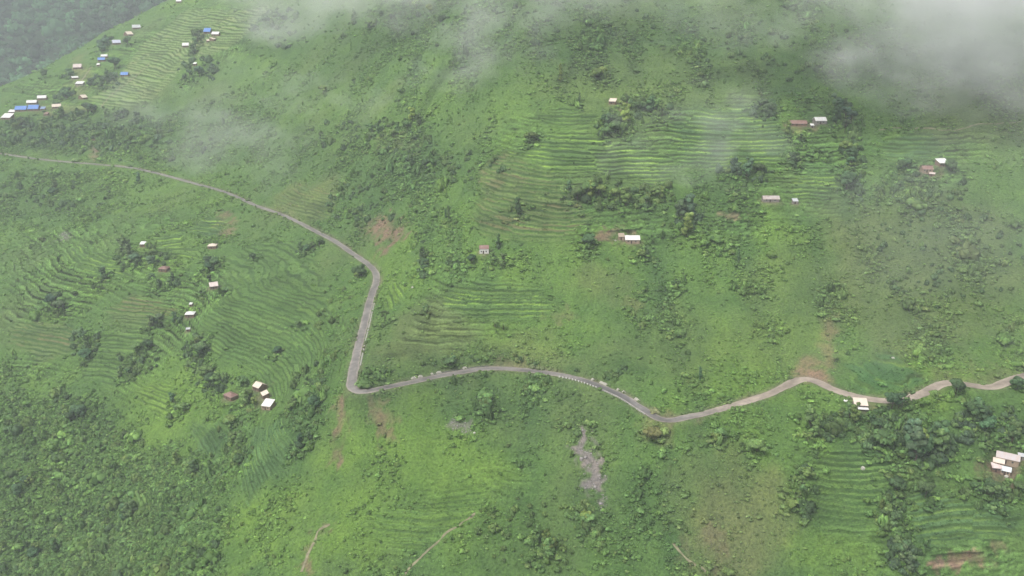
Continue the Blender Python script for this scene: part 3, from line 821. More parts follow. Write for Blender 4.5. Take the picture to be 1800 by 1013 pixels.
# ------------------------------------------------------------------ houses
def build_house(h, pos):
    u, v, lp, ratio, yaw, form, rc, wc, H, name, label = h
    x, y, z, L, W = pos
    root = empty(name, (x, y, z), math.radians(yaw))
    cat = {'farmhouse': 'house', 'shed': 'shed', 'hut': 'hut', 'barn': 'barn', 'annex': 'annex', 'outhouse': 'outhouse'}[name]
    tag(root, label, cat, 'scattered hill farm buildings')
    l, w = L / 2, W / 2
    o = .35 if L > 6 else .22                  # eaves
    big = lp >= 11
    wall = MB()
    if form == 'gable':
        rh = W * .5 * math.tan(math.radians(30))
        wall.box(-l, l, -w, w, -1.0, H)
        for sx in (-1, 1):
            a = [(sx * l, -w, H + .001), (sx * l, w, H + .001), (sx * l, 0, H + rh)]
            wall.tri(*(a if sx > 0 else a[::-1]))
    elif form == 'hip':
        rh = W * .5 * math.tan(math.radians(26))
        wall.box(-l, l, -w, w, -1.0, H)
    else:
        rh = W * math.tan(math.radians(17))
        wall.box(-l, l, -w, w, -1.0, H)
        wall.quad((-l, w, H + .001), (-l, w, H + rh), (-l, -w, H + .001), (-l, -w + .01, H + .001))
        wall.quad((l, -w, H + .001), (l, w, H + .001), (l, w, H + rh), (l, -w + .01, H + .002))
        wall.quad((l, w, H), (-l, w, H), (-l, w, H + rh), (l, w, H + rh))
    wall.build('wall', WALLS[wc], root)
    th = .10
    if form == 'gable':
        e = o * math.tan(math.radians(30))
        top = H + rh + .12
        rf = MB(); rf.slab([(-l - o, -w - o, H - e + .12), (l + o, -w - o, H - e + .12), (l + o, -.01, top), (-l - o, -.01, top)], th)
        a = rf.build('roof', ROOFS[rc], root)
        rb = MB(); rb.slab([(l + o, w + o, H - e + .12), (-l - o, w + o, H - e + .12), (-l - o, .01, top), (l + o, .01, top)], th)
        rb.build('roof', ROOFS[rc], root)
        rc_ = MB(); rc_.slab([(-l - o, -.18, top - .04), (l + o, -.18, top - .04), (l + o, 0, top + .06), (-l - o, 0, top + .06)], .04)
        rc_.slab([(l + o, .18, top - .04), (-l - o, .18, top - .04), (-l - o, 0, top + .061), (l + o, 0, top + .061)], .04)
        rc_.build('ridge_cap', ROOFS[rc], a)
    elif form == 'hip':
        q = max(l - w, l * .18); top = H + rh + .1; b0 = H + .02
        rf = MB()
        A, B, C_, D = (-l - o, -w - o, b0), (l + o, -w - o, b0), (l + o, w + o, b0), (-l - o, w + o, b0)
        R1, R2 = (-q, 0, top), (q, 0, top)
        rf.quad(A, B, R2, R1); rf.tri(B, C_, R2); rf.quad(C_, D, R1, R2); rf.tri(D, A, R1); rf.quad(D, C_, B, A)
        rf.build('roof', ROOFS[rc], root)
    else:
        rf = MB()
        s = rh / W
        rf.slab([(-l - o, -w - o, H - o * s + .14), (l + o, -w - o, H - o * s + .14), (l + o, w + o, H + rh + o * s + .14), (-l - o, w + o, H + rh + o * s + .14)], th)
        rf.build('roof', ROOFS[rc], root)
    dx = -l * .15
    d = MB(); d.box(dx - .45, dx + .45, -w - .05, -w + .02, 0, min(1.9, H - .25)); d.build('door', M_WOOD, root)
    if big:
        for sx in (-.62, .45):
            wd = MB(); wd.box(sx * l - .4, sx * l + .4, -w - .04, -w + .02, .95, min(1.85, H - .3)); wd.build('window', M_DARKGLASS, root)
    if label.startswith('cream roofed house standing below'):
        vr = MB(); vr.slab([(-l - o, -w - 2.0, H - 1.25), (l + o, -w - 2.0, H - 1.25), (l + o, -w - .36, H - .85), (-l - o, -w - .36, H - .85)], .08)
        vr.build('veranda_roof', ROOFS['white'], root)
        for k in range(4):
            px = -l + k * (2 * l / 3)
            po = MB(); po.box(px - .06, px + .06, -w - 1.85, -w - 1.73, -1.2, H - 1.35); po.build('veranda_post', M_WOOD, root)
    return root
for h, p in zip(HOUSES, HPOS):
    build_house(h, p)

# ------------------------------------------------------------------ trees
def ico(sub):
    import bmesh
    bm = bmesh.new(); bmesh.ops.create_icosphere(bm, subdivisions=sub, radius=1)
    V = np.array([v.co[:] for v in bm.verts]); Fc = np.array([[v.index for v in f.verts] for f in bm.faces]); bm.free()
    return V, Fc
ICO = {1: ico(1), 2: ico(2)}
def leaf_mesh(name, blobs, n, size, seed, jitter=.07, core=.96, sub=2):
    """crown: lumpy leafy lobes with many small bent leaf clumps standing off them; leaf_tone varies clump by clump"""
    r = np.random.default_rng(seed)
    vol = np.array([b_[3] ** 2 for b_ in blobs]); pick = r.choice(len(blobs), n, p=vol / vol.sum())
    V = []; Fq = []; T = []; Nn = []
    tone_b = r.uniform(.74, 1.26, len(blobs))
    IV, IF = ICO[sub]
    nv = 0
    for bi, bl in enumerate(blobs):
        sq = bl[4] if len(bl) > 4 else .85
        k = core * bl[3] * r.uniform(.80, 1.10, len(IV))[:, None]
        P = IV * k * np.array((1, 1, sq)) + np.array(bl[:3])
        V.append(P); Fq.append(IF + nv); nv += len(IV)
        nn = IV + r.normal(0, .28, IV.shape); Nn.append(nn / np.linalg.norm(nn, axis=1)[:, None])
        tt = tone_b[bi] * r.uniform(.75, 1.15, len(IV))
        T.append(np.stack([tt, tt, tt], 1))
    for i in range(n):
        bl = blobs[pick[i]]; sq = bl[4] if len(bl) > 4 else .85
        d = r.normal(size=3); d /= np.linalg.norm(d)
        if d[2] < -.3: d[2] *= -.6; d /= np.linalg.norm(d)
        p = np.array(bl[:3]) + d * bl[3] * (1 + r.normal(0, jitter)) * np.array((1, 1, sq))
        nrm = d + r.normal(size=3) * .38; nrm[2] += .25; nrm /= np.linalg.norm(nrm)
        a = np.cross(nrm, (.3, .2, 1)); a /= np.linalg.norm(a)
        b_ = np.cross(nrm, a)
        an = r.uniform(0, 6.28)
        a, b_ = a * math.cos(an) + b_ * math.sin(an), b_ * math.cos(an) - a * math.sin(an)
        s = size * r.uniform(.55, 1.4); s2 = s * r.uniform(.5, .85)
        droop = nrm * s * .35
        V.append(np.array([p - a * s - droop, p - b_ * s2, p + a * s - droop, p + b_ * s2]))
        Fq.append(np.array([(nv, nv + 1, nv + 3), (nv + 1, nv + 2, nv + 3)])); nv += 4
        q = .55 * d + .45 * nrm; q[2] += .1; q /= np.linalg.norm(q)
        Nn.append(np.tile(q, (4, 1)))
        tone = tone_b[pick[i]] * r.uniform(.72, 1.36)
        T.append(np.tile((tone * r.uniform(.92, 1.14), tone, tone * r.uniform(.85, 1.1)), (4, 1)))
    me = fast_mesh(name, np.concatenate(V), np.concatenate(Fq), True)
    color_attr(me, 'leaf_tone', np.concatenate(T))
    me.normals_split_custom_set_from_vertices(np.concatenate(Nn).tolist())
    me.materials.append(M_LEAF)
    return me

def trunk_mesh(name, h, r0, limbs, seed):
    r = random.Random(seed); m = MB()
    top = h * .62
    m.tube([(0, 0, -.8), (0, 0, .1), (.05 * h * r.uniform(-1, 1), .05 * h * r.uniform(-1, 1), top * .5), (.08 * h * r.uniform(-1, 1), .08 * h * r.uniform(-1, 1), top)], [r0 * 1.3, r0, r0 * .75, r0 * .35])
    for (bx, by, bz, *_r) in limbs:
        z0 = top * r.uniform(.4, .75)
        m.tube([(0, 0, z0), (bx * .5, by * .5, z0 + (bz - z0) * .6), (bx * .85, by * .85, bz)], [r0 * .45, r0 * .3, r0 * .1], 5)
    me = m.mesh(name); me.materials.append(M_BARK)
    return me

def lobes(seed, kind):
    r = random.Random(seed); L = []
    if kind == 'round':
        L = [(0, 0, 6.2, 2.6)]
        for k in range(8):
            a = k * .785 + r.uniform(-.3, .3); q = r.uniform(1.6, 2.6)
            L.append((q * math.cos(a), q * math.sin(a), r.uniform(3.8, 7.2), r.uniform(1.3, 2.1)))
    elif kind == 'spread':
        for k in range(10):
            a = k * .63 + r.uniform(-.3, .3); q = r.uniform(1.2, 3.8)
            L.append((q * math.cos(a), q * math.sin(a), r.uniform(3.6, 6.0), r.uniform(1.2, 2.0), .6))
        L.append((0, 0, 5.8, 2.2, .7))
    elif kind == 'tall':
        for k in range(9):
            a = r.uniform(0, 6.28); q = r.uniform(.3, 1.5)
            L.append((q * math.cos(a), q * math.sin(a), 3.0 + k * .85, r.uniform(1.2, 1.9) * (1 - .03 * k)))
    elif kind == 'column':
        for k in range(9):
            a = r.uniform(0, 6.28); q = r.uniform(.0, .5)
            L.append((q * math.cos(a), q * math.sin(a), 1.6 + k * 1.0, r.uniform(.7, 1.1) * (1 - .04 * k), 1.1))
    elif kind == 'sparse':
        for k in range(7):
            a = r.uniform(0, 6.28); q = r.uniform(.5, 2.0)
            L.append((q * math.cos(a), q * math.sin(a), r.uniform(3.2, 7.5), r.uniform(.6, 1.1)))
    return L
TREES = {}
for kind, var, n, size in (('round', 4, 420, .42), ('spread', 3, 440, .42), ('tall', 3, 420, .40), ('column', 2, 300, .34), ('sparse', 3, 240, .34)):
    TREES[kind] = []
    for k in range(var):
        lb = lobes(hash((len(kind), k)) % 9973 + 13 * k, kind)
        cm = leaf_mesh('crown_' + kind, lb, n, size, 100 + 7 * k + len(kind))
        tm = trunk_mesh('trunk_' + kind, 8, .20 if kind != 'sparse' else .12, lb[:6], k)
        TREES[kind].append((tm, cm))

GREENS = {'dark': (.105, .180, .078), 'mid': (.145, .232, .080), 'fresh': (.180, .275, .086), 'lime': (.235, .310, .074), 'blue': (.110, .178, .100), 'olive': (.175, .180, .074)}
HPX = [(h[0], h[1]) for h in HOUSES]
NTREE = [0]
def grid_value(arr, x, y):
    """nearest value on the ground grid"""
    i = np.clip(np.searchsorted(rows, y), 1, NY - 1); i = i - ((y - rows[i - 1]) < (rows[i] - y))
    a = x / rows[i]; j = np.clip(np.rint((a - cols[0]) / (cols[1] - cols[0])).astype(int), 0, NX - 1)
    return arr[i * NX + j]
TREE_SPOTS = []                      # world x, y, height: the undergrowth gathers here
def place_tree(u, v, p, size, kind, tone, rnd):
    """one tree standing on the slope; size is the tree's height in metres"""
    if grid_value(rd, p[:1], p[1:2])[0] < 3.9: return None
    for (hx, hy, hz, L, W) in HPOS:
        if math.hypot(p[0] - hx, p[1] - hy) < .6 * max(L, W) + 2.0: return None
    for hu, hv in HPX:
        k = .45 if hv < 220 and hu < 400 else 1
        if abs(u - hu) < 11 * k and -2 < v - hv < 24 * k: return None
    z = float(grid_value(fz, p[:1], p[1:2])[0])
    tm, cm = rnd.choice(TREES[kind])
    s = size / 8.6
    t = empty('tree', (p[0], p[1], z), rnd.uniform(0, 6.28))
    t.scale = (s * rnd.uniform(.88, 1.2), s * rnd.uniform(.88, 1.2), s)
    tr = link('trunk', tm, None, t); cr = link('crown', cm, None, t)
    g = GREENS[tone]; b_ = rnd.uniform(.72, 1.35); w = rnd.uniform(-.14, .14)
    cr.color = (g[0] * b_ * (1 + w), g[1] * b_, g[2] * b_ * (1 - w), 1)
    TREE_SPOTS.append((p[0], p[1], size))
    NTREE[0] += 1
    return t, u
ORD = ['first', 'second', 'third', 'fourth', 'fifth', 'sixth', 'seventh', 'eighth', 'ninth', 'tenth', 'eleventh', 'twelfth', 'thirteenth', 'fourteenth', 'fifteenth', 'sixteenth']
# clump: path of pixels, spread px, number, height m, kinds, tones, phrase
CL = [
 ([(318,566),(332,606),(352,640)],16,9,7.5,'round tall spread','mid dark','the tree belt just below the white roofed hut'),
 ([(345,655),(385,668),(395,688)],14,8,8,'round spread','mid fresh dark','the trees left of the rust roofed hut'),
 ([(425,670),(440,700),(436,718)],9,5,7,'round spread','mid fresh','the trees between the rust hut and cream house'),
 ([(212,432),(222,452),(245,466),(276,468)],10,9,7.5,'round spread','dark blue','the dark clump around the small white hut'),
 ([(270,486),(290,500),(310,492)],9,5,6.5,'round','dark','the dark clump under the red brown hut'),
 ([(262,578),(275,562),(292,552)],6,5,6.5,'round','dark blue','the slanting dark thicket left of the white hut'),
 ([(138,590),(150,606),(160,626)],12,7,7,'round spread','dark mid','the dark grove right of the arched terraces'),
 ([(262,606),(235,640),(210,668)],9,8,6.5,'round','dark mid','the slanting tree row below the brown terraces'),
 ([(368,462),(376,474)],7,4,6.5,'round','dark','the dark group between the cream and pink huts'),
 ([(354,500),(398,512),(345,515)],6,4,5.5,'round','dark mid','the trees around the pale pink hut'),
 ([(182,488)],6,2,8,'tall','dark','the dark pair on the left slope terraces'),
 ([(92,528),(108,540)],9,4,8,'round','dark blue','the dark group left of the dark pair'),
 ([(400,740),(412,775),(420,815)],11,9,7,'round spread','mid fresh','the tree strip left of the bowl terraces'),
 ([(290,735),(320,722),(300,700)],10,6,6.5,'round spread','dark mid','the trees below the bright lime terraces'),
 ([(545,692),(532,720),(520,708)],10,7,6,'round spread','mid dark','the thicket between terraces and hairpin bend'),
 ([(535,770),(522,792),(545,760)],8,5,5.5,'round','dark','the dark bushes right of the bowl terraces'),
 ([(545,438),(560,430),(530,440)],7,4,6,'round','dark mid','the roadside clump below the upper road'),
 ([(630,478),(640,490),(622,490)],6,4,5.5,'round','dark mid','the dark clump inside the upper road bend'),
 ([(524,572)],3,1,6,'round','dark',None,'lone dark bushy tree in the middle of the big terraces'),
 ([(488,618)],3,1,6.5,'round','dark',None,'lone dark tree in the lower part of the big terraces'),
 ([(444,452)],3,1,5.5,'round','dark',None,'lone dark tree at the top of the big terraces'),
 ([(245,318)],2,1,9,'tall','dark',None,'tall dark tree standing below the upper road at left'),
 ([(15,222),(60,215),(110,205)],10,9,9,'round spread','dark mid','the wood just below the village, left half'),
 ([(125,195),(160,190),(200,205),(240,215)],12,10,9,'round spread','dark blue','the wood just below the village, right half'),
 ([(60,245),(110,250),(150,235)],12,6,8,'round','mid dark','the trees above the upper road at left'),
 ([(168,160),(185,148),(205,138)],4,6,9,'round','dark blue','the dark row behind the lone blue roof'),
 ([(120,163),(112,170),(128,168)],5,4,9,'round','dark blue','the dark clump below the flat white roof'),
 ([(202,118)],2,1,10,'round','dark',None,'round dark tree between the two blue roofed village houses'),
 ([(122,136),(126,128)],3,2,8,'round','dark','the dark pair below the pink village house'),
 ([(183,90),(178,82),(190,72)],4,4,9,'round','dark blue','the dark trees left of the lilac roof'),
 ([(216,80),(233,66)],3,2,8,'round','dark','the dark pair right of the lilac roof'),
 ([(78,133)],2,1,8,'round','dark',None,'round dark bush on the bright green ridge strip'),
 ([(345,66),(350,80),(338,96)],6,6,10,'round','dark blue','the round dark trees beside the ridge field houses'),
 ([(345,120),(335,135),(360,128)],10,6,8,'round','dark blue','the dark trees below the ridge field houses'),
 ([(470,40),(500,32),(485,55)],12,7,8,'round spread','dark mid','the trees at the right edge of the ridge field'),
 ([(568,160)],2,1,9,'round','lime',None,'yellow green tree in the grass left of centre top'),
 ([(726,206),(724,216)],2,1,9,'tall','lime',None,'tall yellow green tree under the mist near the top'),
 ([(640,228),(690,238),(735,218)],12,8,7,'round spread','dark mid','the dark thicket around the tall yellow green tree'),
 ([(730,283),(700,290),(760,292)],10,5,6.5,'round','dark blue','the dark bushes left of the brown terraces'),
 ([(752,442),(750,462),(748,484)],4,6,7,'tall','dark','the upright row of dark trees right of the road'),
 ([(677,562)],1,1,7.5,'sparse','dark',None,'thin dark tree above the vertical stretch of road'),
 ([(748,546)],1,1,6.5,'sparse','dark',None,'thin dark tree left of the wavy terraces'),
 ([(822,458),(845,462),(870,460),(892,452)],5,6,5.5,'round spread','mid dark','the hedge of trees below the white walled house'),
 ([(876,432)],1,1,8.5,'column','dark',None,'tall narrow tree right of the white walled house'),
 ([(782,385),(790,386)],1,2,8,'column','dark','the narrow pair above the dark tree row'),
 ([(909,374)],2,1,8,'tall','dark',None,'single dark tree left of the large tree clump'),
 ([(998,335),(1030,352),(1060,340)],12,9,8,'round spread','mid fresh dark','the left half of the large tree clump'),
 ([(1075,345),(1110,358),(1150,350),(1165,338)],11,10,8,'round spread','mid fresh dark','the right half of the large tree clump'),
 ([(1205,375),(1218,384),(1196,390)],7,5,11,'tall','dark blue','the tall dark group right of the large clump'),
 ([(1112,185),(1135,195),(1165,196)],10,9,8,'round spread','dark mid','the trees right of the small cream hut'),
 ([(1055,215),(1070,235),(1090,228)],9,7,8.5,'round spread','dark mid','the dark clump below the small cream hut'),
 ([(1100,215)],2,1,10,'tall','lime',None,'yellow green tree just below the small cream hut'),
 ([(1155,195)],2,1,9,'tall','fresh',None,'fresh green upright tree right of the cream hut trees'),
 ([(940,245),(930,255)],5,3,6.5,'spread','mid','the small group above the brown terraces'),
 ([(1345,195),(1358,188)],8,5,8,'round','dark blue','the dark group at the right end of the wide terraces'),
 ([(1285,305),(1310,312),(1345,306)],9,7,8,'round','dark blue','the dark grove below the wide terraces'),
 ([(1385,236),(1410,236),(1428,240)],6,5,6.5,'round','dark mid','the trees in front of the long rust house'),
 ([(1465,180),(1478,205),(1490,235)],10,10,9,'round tall','dark blue','the upper part of the tall tree belt'),
 ([(1495,262),(1500,290),(1492,330)],9,10,8.5,'round tall','dark blue mid','the lower part of the tall tree belt'),
 ([(1400,278),(1385,290)],8,4,7,'round','dark','the dark group left of the tree belt'),
 ([(1585,295),(1600,290)],6,4,6.5,'round','dark blue','the dark bushes left of the rust brown house'),
 ([(1660,306),(1668,300)],5,3,7,'round','dark mid','the trees in front of the bright white roof'),
 ([(1105,448),(1125,446),(1140,440)],6,5,5.5,'spread round','dark mid','the bushes in front of the central white house'),
 ([(1030,430),(1040,425)],4,2,6,'round','dark','the pair left of the bare earth yard'),
 ([(1297,456)],1,1,8.5,'column','dark',None,'single narrow dark tree on the open central slope'),
 ([(1205,420),(1215,405)],3,2,8,'tall','fresh','the fresh green pair below the tall dark group'),
 ([(1195,510),(1180,500)],6,3,6,'sparse','dark','the thin trees in the middle of the right slope'),
 ([(1230,668)],1,1,7,'column','dark',None,'narrow dark tree above the road right of the bend'),
 ([(1470,732),(1505,745),(1535,752)],9,9,7,'round spread','mid dark','the trees just below the cream roadside house'),
 ([(1545,772),(1565,790)],8,5,8,'tall round','mid fresh','the middle trees above the curved terraces'),
 ([(1590,770),(1612,800),(1600,815)],9,8,11,'tall round','dark blue','the tallest dark grove on the right slope'),
 ([(1618,800)],1,1,13,'tall','fresh',None,'tall bright green tree in front of the tallest dark grove'),
 ([(1640,795),(1652,800)],6,4,11,'tall','mid dark','the right edge of the tallest dark grove'),
 ([(1425,740),(1430,765),(1418,780)],6,5,7.5,'tall','fresh mid','the upright trees left of the roadside house'),
 ([(1700,730),(1725,745),(1745,765)],10,9,7.5,'round spread','mid dark blue','the diagonal tree band above the walled yard'),
 ([(1765,770),(1790,775),(1780,750)],9,6,7.5,'round','dark mid','the trees behind the long grey farmhouse'),
 ([(1705,855),(1735,868),(1770,872),(1795,862)],8,8,6.5,'round spread','dark mid','the dark trees below the walled yard'),
 ([(1548,888),(1565,910),(1580,925)],8,8,6.5,'round spread','dark mid','the tree clump right of the curved terraces'),
 ([(1555,848),(1650,880)],4,3,6,'round','mid dark','the scattered trees between the two lower fields'),
 ([(1570,960),(1580,985),(1595,1000)],9,7,7,'round','dark blue','the dark trees at the lower right edge'),
 ([(1420,830),(1405,870),(1392,900)],6,7,5.5,'round spread','mid','the bush line left of the curved terraces'),
 ([(945,945),(958,965),(968,985)],9,6,6,'spread sparse','fresh','the pale green trees near the bottom centre'),
 ([(1022,900),(1035,925)],8,4,4.5,'spread','fresh','the pale upright trees below the grey scree'),
 ([(1330,795)],3,1,7,'spread','fresh',None,'pale green spreading tree below the right road'),
 ([(1260,775),(1268,765)],3,2,6,'spread','fresh','the fresh pair just below the right road'),
 ([(1140,765),(1155,770)],6,3,5.5,'spread','olive','the brownish bushes below the road bend'),
 ([(1690,688),(1678,694)],5,3,6.5,'round','dark blue','the dark trees hiding the road at far right'),
 ([(1560,722),(1582,718),(1600,712)],3,6,7.5,'round','mid dark','the trees hiding the road right of the roadside house'),
 ([(1785,685)],2,1,7,'round','dark',None,'dark tree beside the road at the right edge'),
 ([(985,140)],1,1,9,'column','fresh',None,'slim pale tree on the open slope near the top'),
 ([(1018,180)],1,1,8.5,'column','dark',None,'slim dark tree left of the small cream hut'),
 ([(1062,128),(1046,140)],4,2,8,'round','fresh','the fresh pair on the upper slope'),
 ([(600,40),(680,20),(740,30)],16,7,8,'round spread','dark mid','the misty trees at the top, left of centre'),
 ([(720,10),(768,24)],3,2,9,'round','lime','the yellow green pair in the mist at top'),
 ([(40,830),(60,850),(20,870)],16,6,7,'round','dark mid','the trees in the scrub wood at the left edge'),
 ([(140,730),(130,745)],6,3,8,'round','dark','the dark group at the top of the scrub wood'),
 ([(230,900),(215,915)],10,5,7.5,'round','dark','the dark hollow inside the scrub wood'),
 ([(330,820),(350,835),(300,800)],10,6,6.5,'round spread','mid dark','the trees at the right end of the scrub wood'),
 ([(60,970),(110,960),(40,990)],14,6,7,'round','dark mid','the dark trees at the lower left corner'),
 ([(85,330),(110,345),(40,340)],12,5,7.5,'round spread','mid dark','the trees below the upper road near the left edge'),
 ([(845,715),(860,725)],8,4,5,'round','mid','the bushes below the middle of the lower road'),
 ([(790,640),(800,632)],5,3,5.5,'round sparse','dark','the dark bushes above the lower road'),
]
rt = random.Random(5)
for c in CL:
    path, spread, n, hgt, kinds, tones, phrase = c[:7]
    kinds = kinds.split(); tones = tones.split(); got = []; uv = []
    n = max(1, n if n < 3 else int(round(n * .70)))
    for k in range(n):
        t = (k + .5) / n * (len(path) - 1); i = min(int(t), len(path) - 2) if len(path) > 1 else 0
        if len(path) > 1:
            f = t - i; u = path[i][0] * (1 - f) + path[i + 1][0] * f; v = path[i][1] * (1 - f) + path[i + 1][1] * f
        else: u, v = path[0]
        if n > 1: u += rt.gauss(0, .62) * spread; v += rt.gauss(0, .42) * spread
        uv.append((u, v + 4))
    P = ground_at([a for a, _ in uv], [b_ for _, b_ in uv])
    for (u, v), p in zip(uv, P):
        o = place_tree(u, v, p, hgt * (1.5 if path[0][1] < 220 and path[0][0] < 400 else 1.18) * rt.uniform(.7, 1.22), rt.choice(kinds + (['sparse', 'tall'] if n > 3 else [])), rt.choice(tones), rt)
        if o: got.append(o)
    got.sort(key=lambda q: q[1])
    for k, (o, u) in enumerate(got):
        if phrase is None: lab = c[7]
        elif len(got) == 1: lab = 'only tree of ' + phrase
        elif k == 0: lab = 'leftmost tree of ' + phrase
        elif k == len(got) - 1: lab = 'rightmost tree of ' + phrase
        else: lab = ORD[k] + ' tree from left in ' + phrase
        tag(o, lab, 'tree', phrase or 'lone trees on the slope')

# banana plants: star of long drooping leaves on a short stem
def banana(u, v, size, label, seed):
    p = ground_at([u], [v])[0]; z = float(h_land(p[:1], p[1:2])[0])
    r = random.Random(seed)
    t = empty('banana_plant', (p[0], p[1], z), r.uniform(0, 6)); t.scale = (size,) * 3
    tag(t, label, 'banana plant', 'banana plants')
    m = MB(); m.tube([(0, 0, -.4), (0, 0, .8), (.05, 0, 1.8)], [.16, .13, .07]); m.build('stem', M_BARK, t)
    for k in range(9):
        a = k * .7 + r.uniform(-.2, .2); ca, sa = math.cos(a), math.sin(a); ln = r.uniform(1.5, 2.1); lift = r.uniform(.5, 1.0)
        pts = []
        for s in range(6):
            q = s / 5; rr = ln * q; zz = 1.7 + lift * math.sin(q * 2.2) * 1.1 - .5 * q * q
            wd = .32 * math.sin(math.pi * min(.98, q * .85 + .12))
            pts.append(((rr * ca - wd * sa, rr * sa + wd * ca, zz - .08), (rr * ca, rr * sa, zz), (rr * ca + wd * sa, rr * sa - wd * ca, zz - .08)))
        lm = MB()
        for s in range(5):
            A, B = pts[s], pts[s + 1]
            lm.quad(A[0], A[1], B[1], B[0]); lm.quad(A[1], A[2], B[2], B[1])
        me = lm.mesh('leaf'); color_attr(me, 'leaf_tone', np.ones((len(me.vertices), 3)))
        o = link('leaf', me, M_LEAF, t); o.color = (.15, .235, .075, 1)
banana(870, 575, 1.9, 'pale star shaped banana plant below the wavy terraces', 1)
banana(885, 578, 1.4, 'smaller banana plant right of the pale star shaped one', 4)
banana(1468, 632, 1.7, 'bright green banana plant above the road near the bare gully', 2)
banana(985, 352, 1.3, 'pale banana plant at the left of the large tree clump', 3)

# ------------------------------------------------------------------ stones by the road
M_STONE = plain('pale_stone', (.47, .45, .39), .25, 2.0)
M_WHITE = plain('white_paint', (.66, .65, .62), .15, 2.0)
M_CONC = plain('weathered_concrete', (.33, .315, .29), .3, 1.2)
def near_road(u, v):
    p = ground_at([u], [v])[0]
    k = int(((RC[:, 0] - p[0]) ** 2 + (RC[:, 1] - p[1]) ** 2).argmin())
    return p, k
# painted guard stones along the outer edge
def stone_block(sx, sy, sz, seed):
    r = random.Random(seed); m = MB(); m.box(-sx / 2, sx / 2, -sy / 2, sy / 2, -.4, sz)
    m.v = [(x * (.82 if z > 0 else 1) + r.uniform(-.05, .05), y * (.82 if z > 0 else 1) + r.uniform(-.05, .05), z + r.uniform(-.05, .05)) for x, y, z in m.v]
    return m.mesh('guard_stone')
gm = [stone_block(.62, .45, .7, k) for k in range(3)]
for g in gm: g.materials.append(M_WHITE)
_, k0 = near_road(985, 662); _, k1 = near_road(1060, 683)
k = k0; gs = []
while k < k1:
    o = link('guard_stone', gm[len(gs) % 3])
    x = RC[k, 0] - RN[k, 0] * 2.75; y = RC[k, 1] - RN[k, 1] * 2.75
    o.location = (x, y, RC[k, 2] - .05); o.rotation_euler = (0, 0, math.atan2(_tg[k, 1], _tg[k, 0]) + random.uniform(-.1, .1))
    gs.append(o); k += 2
for i, o in enumerate(gs):
    lab = ('leftmost' if i == 0 else 'rightmost' if i == len(gs) - 1 else (ORD[i] + ' from the left') if i < 16 else (ORD[len(gs) - 1 - i] + ' from the right')) + ' of the white guard stones along the road'
    tag(o, lab, 'guard stone', 'white guard stones on the road edge')
# low parapet on the outer edge further right
def edge_strip(name, ka, kb, off, width, height, mat, down=.6):
    V = []; 
    for k in range(ka, kb + 1):
        for s, z in ((-1, -down), (-1, height), (1, height), (1, -down)):
            w = off + s * width / 2
            V.append((RC[k, 0] + RN[k, 0] * w, RC[k, 1] + RN[k, 1] * w, RC[k, 2] + z + .04 * math.sin(k * 1.7)))
    n = kb - ka + 1; f = []
    for i in range(n - 1):
        for c in range(3): f.append((i * 4 + c, i * 4 + c + 1, i * 4 + 5 + c, i * 4 + 4 + c))
    f += [(0, 3, 2, 1), tuple(4 * (n - 1) + c for c in range(4))]
    me = bpy.data.meshes.new(name); me.from_pydata(V, [], f); me.update()
    return link(name, me, mat)
_, ka = near_road(1064, 684); _, kb = near_road(1142, 727)
tag(edge_strip('parapet_wall', ka, kb, -2.8, .5, .45, M_CONC), 'low pale parapet on the outer road edge after the guard stones', 'parapet')
_, ka = near_road(652, 530); _, kb = near_road(629, 640)
tag(edge_strip('roadside_drain', ka, kb, 3.3, .7, .12, M_CONC), 'thin pale drain wall along the vertical road stretch', 'drain')
_, ka = near_road(760, 662); _, kb = near_road(860, 648)
tag(edge_strip('roadside_drain', ka, kb, 3.2, .6, .15, plain('dark_damp_concrete', (.13, .13, .13))), 'dark damp drain on the inner edge of the lower road', 'drain')
# stacks of building stone
def stone_pile(u, v, lp, label):
    p, k = near_road(u, v)
    L = lp * (p[1] * CP - (p[2] - CAMZ) * SP) / FPX
    x = RC[k, 0] + RN[k, 0] * 3.5; y = RC[k, 1] + RN[k, 1] * 3.5
    r = random.Random(int(u)); m = MB(); nx = max(2, int(L / .7))
    for lay in range(2):
        for i in range(nx - lay):
            for j in range(2 - lay):
                cx = -L / 2 + (i + .5 + .5 * lay) * L / nx; cy_ = (j - .5 + .5 * lay) * .7; s = r.uniform(.26, .36)
                m.box(cx - L / nx * .48, cx + L / nx * .46, cy_ - s, cy_ + s, lay * .5 - (.3 if lay == 0 else 0), lay * .5 + r.uniform(.42, .52))
    o = m.build('stone_pile', M_STONE)
    o.location = (x, y, RC[k, 2]); o.rotation_euler = (0, 0, math.atan2(_tg[k, 1], _tg[k, 0]))
    tag(o, label, 'stone pile', 'pale stone piles beside the road')
for a in [(724,660,9,'leftmost pale stone pile beside the lower road after the hairpin'),(738,659,9,'second pale stone pile from the hairpin, touching the leftmost'),(773,655,9,'brightest stone pile on the left part of the lower road'),
          (759,656,4,'tiny stone pile just left of the brightest roadside pile'),(818,650,8,'stone pile on the dark drain of the lower road'),(1062,672,16,'longest pale stone pile, opposite the guard stones'),
          (1044,664,5,'small upright stone heap left of the longest pile'),(1086,682,4,'tiny stone heap right of the longest pile'),(1096,687,6,'small white stone heap between the two long piles'),(1119,701,12,'slim pale stone pile opposite the low parapet')]:
    stone_pile(*a)
